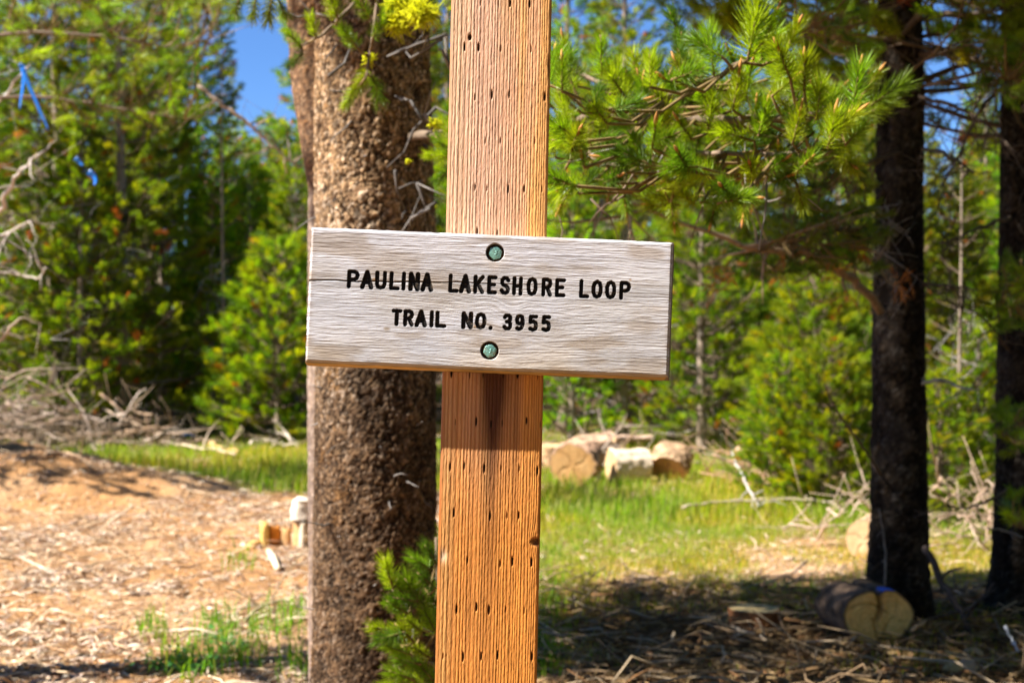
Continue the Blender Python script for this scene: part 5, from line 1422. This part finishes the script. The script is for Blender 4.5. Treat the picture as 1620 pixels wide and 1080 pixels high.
fs = []
prev = loop
for k in range(4):
    cur = base_n + k * nl_ + np.arange(nl_)
    fs.append(np.stack([prev, cur, np.roll(cur, -1), np.roll(prev, -1)], -1)); prev = cur
T = np.stack([prev, np.full(nl_, base_n + 4 * nl_), np.roll(prev, -1)], -1)
board = link('signboard', mesh_from('signboard', Vx, [Q[qg < 0]] + fs + [T], Cx, [M_board], smooth=True), sign)
board.matrix_local = board_M
board['label'] = 'weathered grey horizontal board with routed black lettering'
for gi, (ch, ss_, bb) in enumerate(segs):
    f = Q[qg == gi]
    if not len(f): continue
    ids, inv = np.unique(f, return_inverse=True)
    o = link('letter', mesh_from('letter', Vall[ids], [inv.reshape(-1, 4)], Call[ids], [M_board], smooth=True), board)
    o['label'] = 'routed black character ' + ('full stop' if ch == '.' else ch)
# bolts: washer and hex head in the counterbores
for bi, (bx2, bz2) in enumerate(bolts):
    mb = MB(); n = 24; a = np.arange(n) / n * 2 * np.pi
    prof = [(.0, .0088), (.0106, .0088), (.0110, .0093), (.0110, .0105)]
    V = np.concatenate([np.stack([r_ * np.cos(a), np.full(n, y_), r_ * np.sin(a)], -1) for r_, y_ in prof])
    i = np.arange(len(prof) - 1)[:, None] * n; j = np.arange(n)[None]; j2 = (j + 1) % n
    F = np.stack([i + j, i + j2, i + n + j2, i + n + j], -1).reshape(-1, 4)
    mb.add(V, [F], np.array((.16, .10, .05)))
    bolt = link('bolt', mb.mesh('bolt', [M_bolt]), sign)
    bolt.matrix_local = board_M @ Matrix.Translation((bx2, 0, bz2))
    bolt['label'] = ('upper' if bi == 0 else 'lower') + ' bolt sunk in the board'
    mb = MB()
    n = 48; a = np.arange(n) / n * 2 * np.pi + .35 * bi
    hexr = .0084 / np.cos((a - .3) % (math.pi / 3) - math.pi / 6)
    prof = []
    for s_, y_, circ in ((0, .0014, 1), (.80, .0014, 1), (.90, .0016, .7), (.97, .0022, .25), (1., .0032, 0), (1., .0090, 0)):
        r_ = s_ * mix(hexr, np.full(n, .0086), circ)
        prof.append(np.stack([r_ * np.cos(a), np.full(n, y_), r_ * np.sin(a)], -1))
    V = np.concatenate(prof); m_ = len(prof)
    i = np.arange(m_ - 1)[:, None] * n; j = np.arange(n)[None]; j2 = (j + 1) % n
    F = np.stack([i + j, i + j2, i + n + j2, i + n + j], -1).reshape(-1, 4)
    mb.add(V, [F], mixc((.20, .43, .37), (.30, .24, .14), (.25 + .35 * bi) * sst(.45, .7, fbm(V[:, 0] * 260 + bi * 9, V[:, 2] * 260, 7, 3))))
    for (cx, cz, ln, an) in ((.0012, .0018, .0034, .3), (.0022, -.0002, .003, -.6), (.0006, -.0018, .0032, .2)):
        d_ = np.array([math.cos(an), 0, math.sin(an)]) * ln / 2; p_ = np.array([cx, .0013, cz])
        mb.tube([p_ - d_, p_, p_ + d_], [.0004, .0005, .0004], 5, np.array((.26, .50, .44)))
    link('hex_head', mb.mesh('hex_head', [M_bolt]), bolt)
# long wood chip stickers on the post edge: tiny splinters
print('triangles', sum(sum(len(p.vertices) - 2 for p in me.polygons) if len(me.polygons) < 3000 else len(me.loops) - 2 * len(me.polygons) for me in bpy.data.meshes))
